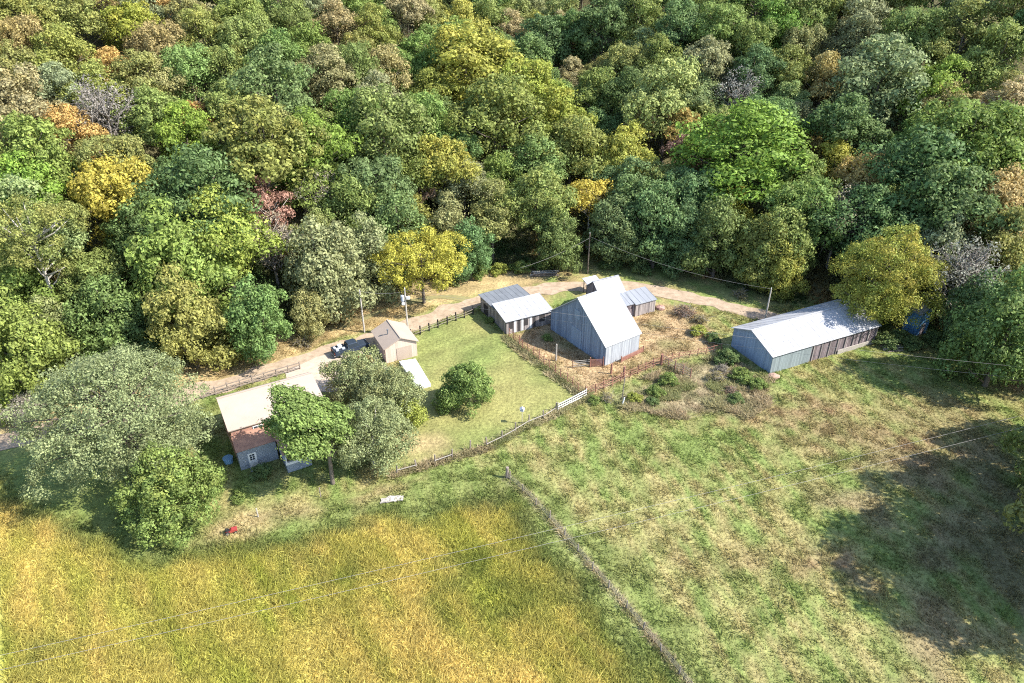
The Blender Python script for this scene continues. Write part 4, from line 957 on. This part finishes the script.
yard_tree(333, 484, 8.0, 14.0, 'G', 'clumpy', 'dense green tree over the right half of the farmhouse roof', shear=-6.5, base=.33, lobes=150, lr=1.15, per=130, leaf=.3, tr=.28)
yard_tree(374, 464, 10.0, 9.5, 'GG', 'fine', 'grey-green tree right of the dense house tree', base=.08, lobes=220, lr=.95, per=95, leaf=.22, tr=.25, trunk='pale_bark', alpha=.15)
yard_tree(392, 418, 8.6, 8.0, 'GG', 'fine', 'grey-green tree between the farmhouse and the tan garage', base=.1, lobes=190, lr=.9, per=95, leaf=.22, tr=.22, trunk='pale_bark', alpha=.3)
yard_tree(358, 402, 9.0, 8.2, 'GG', 'fine', 'thin olive tree over the driveway behind the house', base=.15, lobes=190, lr=.85, per=75, leaf=.22, tr=.2, alpha=.2)
yard_tree(470, 406, 7.6, 7.0, 'G', 'edge', 'small round green tree alone on the lawn', base=.06, lobes=110, lr=.8, per=110, leaf=.24, tr=.16)
yard_tree(448, 408, 3.8, 3.2, 'G', 'edge', 'little green shrub tree left of the small lawn tree', base=.04, lobes=34, lr=.7, per=90, leaf=.22, tr=.1)
yard_tree(411, 424, 4.2, 4.0, 'YG', 'edge', 'small yellow-green bush at the right foot of the house trees', base=.04, lobes=36, lr=.75, per=80, leaf=.22, tr=.1)
yard_tree(874, 330, 16.0, 18, 'YG', 'round', 'large yellow-green tree overhanging the far end of the long shed', base=.08, lobes=330, lr=1.15, per=100, leaf=.27, tr=.4, alpha=.75, fill=1500)
yard_tree(74, 354, 15.5, 23, 'O', 'spread' if False else 'loose', 'tall pale-trunked olive-yellow tree at the left foot of the woods', base=.45, lobes=130, lr=1.15, per=110, leaf=.3, tr=.38, trunk='pale_bark', limbs=30, alpha=.35)
yard_tree(30, 425, 5.5, 4.5, 'BA', 'bare', 'twiggy bare shrub beside the road at the left edge', base=.1, lobes=60, lr=.8, per=35, leaf=.2, tr=.12, trunk='twig', twigs=5, limbs=40, name='bare_shrub')
# trees past the right edge whose shade falls over the pasture
for px, py, w, h, c in [(1082, 515, 14, 23, 'G'), (1118, 625, 14, 26, 'G'), (1090, 575, 13, 26, 'O'), (1180, 520, 14, 20, 'D'), (1100, 462, 12, 18, 'G'), (1200, 640, 13, 15, 'O'), (1072, 378, 14, 19, 'G'), (1062, 352, 11, 16, 'O')]:
    P = wpt(px, py); FOREST.append([P[0], P[1], P[2], w / 2, h, c, 'edge', 0, px, py, None])
for f in FOREST:
    if f[8] < 1030: off_road(f)
# the rest of the wood, filled in so that crowns meet
def project(x, y, z):
    v = np.array([x, y, z - CAM_H]); dep = v[1] * math.cos(PITCH) - v[2] * math.sin(PITCH); up = v[1] * math.sin(PITCH) + v[2] * math.cos(PITCH)
    return 512 + FPX * v[0] / dep, 341.5 - FPX * up / dep
rr_ = np.random.default_rng(5); cand = []
BLUE_HUT = at(922, 336)
for _ in range(16000):
    x = rr_.uniform(-190, 190); y = rr_.uniform(80, 262)
    e = float(hill_edge(x)); 
    if y < e + 3 or abs(x) > y * .86 * .74 + 34: continue
    if dline(np.array(x), np.array(y), ROAD) < (10 if x > 20 else 6) or np.hypot(x - BLUE_HUT[0], y - BLUE_HUT[1]) < 7: continue
    if abs(x - at(600, 256)[0]) < 8 and y < e + 16: continue     # the open mouth of the hollow
    r = rr_.uniform(3.9, 6.3); ok = True
    for f in FOREST:
        if (f[0] - x) ** 2 + (f[1] - y) ** 2 < (.68 * (f[3] + r)) ** 2: ok = False; break
    if not ok: continue
    z = float(terr(x, y)); h = r * rr_.uniform(2.7, 3.7); px, py = project(x, y, z + h * .6)
    if px < -45 or px > 1075 or py < -28: continue
    q = rr_.random()
    if px < 360: c = 'O' if q < .28 else 'G' if q < .55 else 'GG' if q < .68 else 'YG' if q < .78 else 'BR' if q < .87 else 'D' if q < .93 else 'P'
    elif px < 560: c = 'G' if q < .3 else 'O' if q < .52 else 'YG' if q < .66 else 'D' if q < .80 else 'GG' if q < .9 else 'BR'
    else: c = 'G' if q < .34 else 'D' if q < .58 else 'GG' if q < .76 else 'O' if q < .88 else 'P' if q < .92 else 'BR'  # darker leaf mix on the right puts its sunless slope into the colour
    kd = 'edge' if y < e + 10 else rr_.choice(['round', 'clumpy', 'fine', 'tall', 'round'])
    FOREST.append([x, y, z, r, h, c, str(kd), int(rr_.integers(2)), px, py, None])
print('forest trees', len(FOREST), 'in view', sum(1 for f in FOREST if -30 < f[8] < 1054 and f[9] > -20))
# labels: own look, then where it stands next to a tree that is easy to find
anchors = [(f[8], f[9], f[10]) for f in FOREST if f[10]]
SHORT = [(430, 250, 'the spreading yellow roadside tree'), (876, 270, 'the yellow-green shed tree'), (73, 270, 'the tall pale-trunked tree'), (607, 320, 'the tall barn'), (800, 330, 'the long shed'),
         (118, 200, 'the rich golden tree'), (105, 118, 'the bare purplish tree'), (262, 152, 'the big olive tree'), (315, 150, 'the light bright green tree'), (273, 88, 'the dense dark green tree'),
         (268, 210, 'the red-purple tree'), (466, 68, 'the large yellow-green tree'), (668, 100, 'the rounded pale green tree'), (745, 148, 'the brightest green tree'), (640, 135, 'the orange tree mid-wood'),
         (804, 150, 'the orange tree right of the brightest green tree'), (866, 186, 'the brownish-orange tree'), (876, 85, 'the wide grey-green tree'), (978, 124, 'the small red right-edge tree'), (589, 207, 'the slim golden tree'),
         (516, 208, 'the pair of yellow-topped trees'), (164, 6, 'the orange-topped tree at the top'), (422, 196, 'the small dusky red tree'), (322, 256, 'the grey-green tree by the silvery pole'), (1012, 318, 'the woodland lane'),
         (22, 335, 'the broad left-edge tree'), (0, 0, 'the top left corner'), (1024, 0, 'the top right corner'), (512, 0, 'the middle of the top edge'), (760, 0, 'the top edge right of centre'), (340, 0, 'the top edge left of centre')]
def direction(dx, dy):
    a = math.degrees(math.atan2(-dy, dx)) % 360
    return ['right of', 'behind and right of', 'directly behind', 'behind and left of', 'left of', 'in front and left of', 'directly in front of', 'in front and right of'][int((a + 22.5) // 45) % 8]
ORD = ['', 'second ', 'third ', 'fourth ', 'fifth ', 'sixth ', 'seventh ', 'eighth ', 'ninth ']
recs = []
for i, f in enumerate(FOREST):
    if f[10]: recs.append((i, None)); continue
    best = min(SHORT, key=lambda s: (s[0] - f[8]) ** 2 + (s[1] - f[9]) ** 2)
    dx, dy = f[8] - best[0], f[9] - best[1]; size = 'small ' if f[3] < 4.4 else ('big ' if f[3] > 6.3 else '')
    recs.append((i, (size + WORD[f[5]] + ' ' + SHAPE[f[6]] + ' tree', direction(dx, dy) + ' ' + best[2], math.hypot(dx, dy))))
groups_ = {}
for i, r in recs:
    if r: groups_.setdefault((r[0], r[1]), []).append((r[2], i))
for (a, b), L in groups_.items():
    L.sort()
    for k, (_, i) in enumerate(L): FOREST[i][10] = ORD[min(k, 8)] + ('nearest ' if k == 0 and len(L) > 1 else '') + a + ' ' + b
    for _, i in L:
        w = FOREST[i][10].split()
        if len(w) > 16:
            FOREST[i][10] = FOREST[i][10].replace('nearly bare', 'bare').replace('directly in front of', 'before')
            for q in SHAPE.values(): FOREST[i][10] = FOREST[i][10].replace(' ' + q + ' tree', ' tree', 1)
        if len(FOREST[i][10].split()) > 16: FOREST[i][10] = FOREST[i][10].replace(' tree ', ' one ', 1).replace('the top edge above', 'top edge over').replace('the middle of the top edge', 'the top edge centre').replace('in front and', 'front').replace('behind and', 'behind')
_same = {}
for f in FOREST: _same.setdefault(f[10], []).append(f)
for L in _same.values():
    if len(L) > 1:
        L.sort(key=lambda f: f[9])
        for k, f in enumerate(L): f[10] = ['upper ', 'lower ', 'lowest '][min(k, 2)] + f[10]
GREY_ALPHA = {'YG': .35, 'O': .3, 'G': .12, 'D': .0, 'BR': .25, 'GG': .1, 'P': .25, 'B': .15}
for (x, y, z, r, h, c, kind, v, px, py, lab) in FOREST:
    crown, trunk, H = get_proto(kind, v)
    nm = {'BA': 'bare_tree', 'Y': 'yellow_tree', 'OR': 'orange_maple', 'R': 'red_maple'}.get(c, 'broadleaf_tree')
    root = empty(nm, (x, y, z - .1), float(rr_.uniform(0, 6.28))); tag(root, lab, 'tree', 'trees of the hillside wood')
    k = np.array(COLS[c]) * rr_.uniform(1.0, 1.28) * np.array([rr_.uniform(.88, 1.15), 1, rr_.uniform(.85, 1.15)])
    s = r / 5.0 * 1.2
    o = link_mesh('crown', crown, root); o.color = (*[float(q) for q in k], GREY_ALPHA.get(c, 0) * rr_.uniform(.3, 1.6)); o.scale = (s * rr_.uniform(.94, 1.06), s * rr_.uniform(.94, 1.06), h / H)
    t = link_mesh('trunk', trunk, root); t.scale = (s, s, h / H)
# bushes: by the road, the corral, the blue outbuilding
BUSH = {}
def bush(px, py, w, c, label, alpha=0, name='bush', kind='edge', h=None):
    P = wpt(px, py); key = (kind, int(px) % 3)
    if key not in BUSH:
        k = dict(base=.02, lobes=46, lr=.5, per=60, shape='bush', leaf=.22, fill=60, dome=.85, nd=9) if kind == 'edge' else dict(base=.02, lobes=40, lr=.5, per=30, shape='bush', leaf=.17, fill=30, dome=.85, nd=9)
        me, Lc = crown_mesh('foliage', 900 + key[1], R0=2.0, H=2.6, **k); BUSH[key] = (me, trunk_mesh(900 + key[1], Lc, 2.6, .05, r=.07, mat='twig', limbs=30, twigs=3 if kind != 'edge' else 0))
    root = empty(name, P, random.uniform(0, 6.28)); tag(root, label, 'bush', 'bushes round the farm'); s = w / 4
    o = link_mesh('foliage', BUSH[key][0], root); o.color = (*COLS[c], alpha); o.scale = (s, s, (h or w * .48) / 2.6)
    t = link_mesh('stem', BUSH[key][1], root); t.scale = (s, s, (h or w * .48) / 2.6)
for b in [(478, 276, 4.5, 'G', 'green bush at the left end of the roadside row'), (499, 273, 4.0, 'YG', 'yellow-green bush in the roadside row, left of the tall one'), (520, 272, 4.5, 'G', 'green bush in the middle of the roadside row'),
          (541, 269, 5.0, 'G', 'tallest green bush of the roadside row near the logs'), (562, 268, 4.0, 'D', 'dark bush between log heap and brown utility pole'), (612, 268, 4.5, 'D', 'dark bush right of the brown utility pole'),
          (640, 272, 5, 'D', 'dark bush in the shade behind the old barn'), (455, 285, 2.6, 'P', 'pale green bush at the right foot of the yellow tree'), (700, 322, 3.0, 'BR', 'brownish bush on the bank above the corral'),
          (684, 315, 4.0, 'R', 'reddish-brown bramble right of the old barn wing'), (698, 334, 3.2, 'YG', 'yellow-topped bush left of the long shed'), (712, 341, 3.0, 'D', 'dark green bush before the long shed gable'),
          (727, 362, 4.2, 'D', 'dark green bush at the foot of the shed gable'), (741, 380, 3.8, 'G', 'green bush in the brush pile, upper right'), (757, 388, 3.2, 'G', 'green bush nearest the pinkish stone'), (722, 372, 2.6, 'BA', 'twiggy purplish bush by the shed gable'),
          (730, 392, 2.0, 'R', 'dark reddish bush in the weedy patch'), (716, 380, 3.0, 'BR', 'brown dry bush in the weedy patch'), (735, 401, 2.6, 'D', 'small dark green bush low in the weedy patch'), (668, 384, 3.4, 'G', 'green bush below the corral corner post'),
          (655, 395, 3.0, 'G', 'green bush left of the pipe fence foot'), (634, 401, 2.6, 'YG', 'yellow-green bush beside the thin dark post'), (652, 404, 2.2, 'D', 'small dark bush in the pasture weeds'), (607, 400, 2.2, 'BR', 'brown weedy bush at the white gate end'),
          (594, 402, 2.0, 'G', 'small green bush under the corral fence bottom'), (885, 345, 4.5, 'D', 'dark bush at the shed\'s far end'), (899, 341, 4.0, 'D', 'dark bush left of the blue outbuilding'), (934, 343, 4.2, 'D', 'dark bush right of the blue outbuilding'),
          (912, 347, 3.8, 'D', 'dark bush in front of the blue outbuilding'), (262, 476, 3.0, 'D', 'dark bush between farmhouse door and porch'), (490, 322, 1.8, 'G', 'vine-like bush between the two small sheds'), (547, 340, 2.0, 'G', 'bush in the shade of the tall barn gable'),
          (775, 300, 3.5, 'O', 'olive bush behind the short pale pole'), (740, 297, 3.2, 'BR', 'brown bush above the gravel road bend'), (240, 500, 2.2, 'G', 'low green bush below the farmhouse doorstep'), (303, 345, 3.2, 'BR', 'brown bush on the dry roadside bank'), (215, 352, 4.2, 'YG', 'yellowish bush under the trees on the bank')]:
    tw = b[3] in ('BA', 'R', 'BR')
    bush(b[0], b[1], b[2], b[3], b[4], .15, kind='bare' if tw else 'edge')
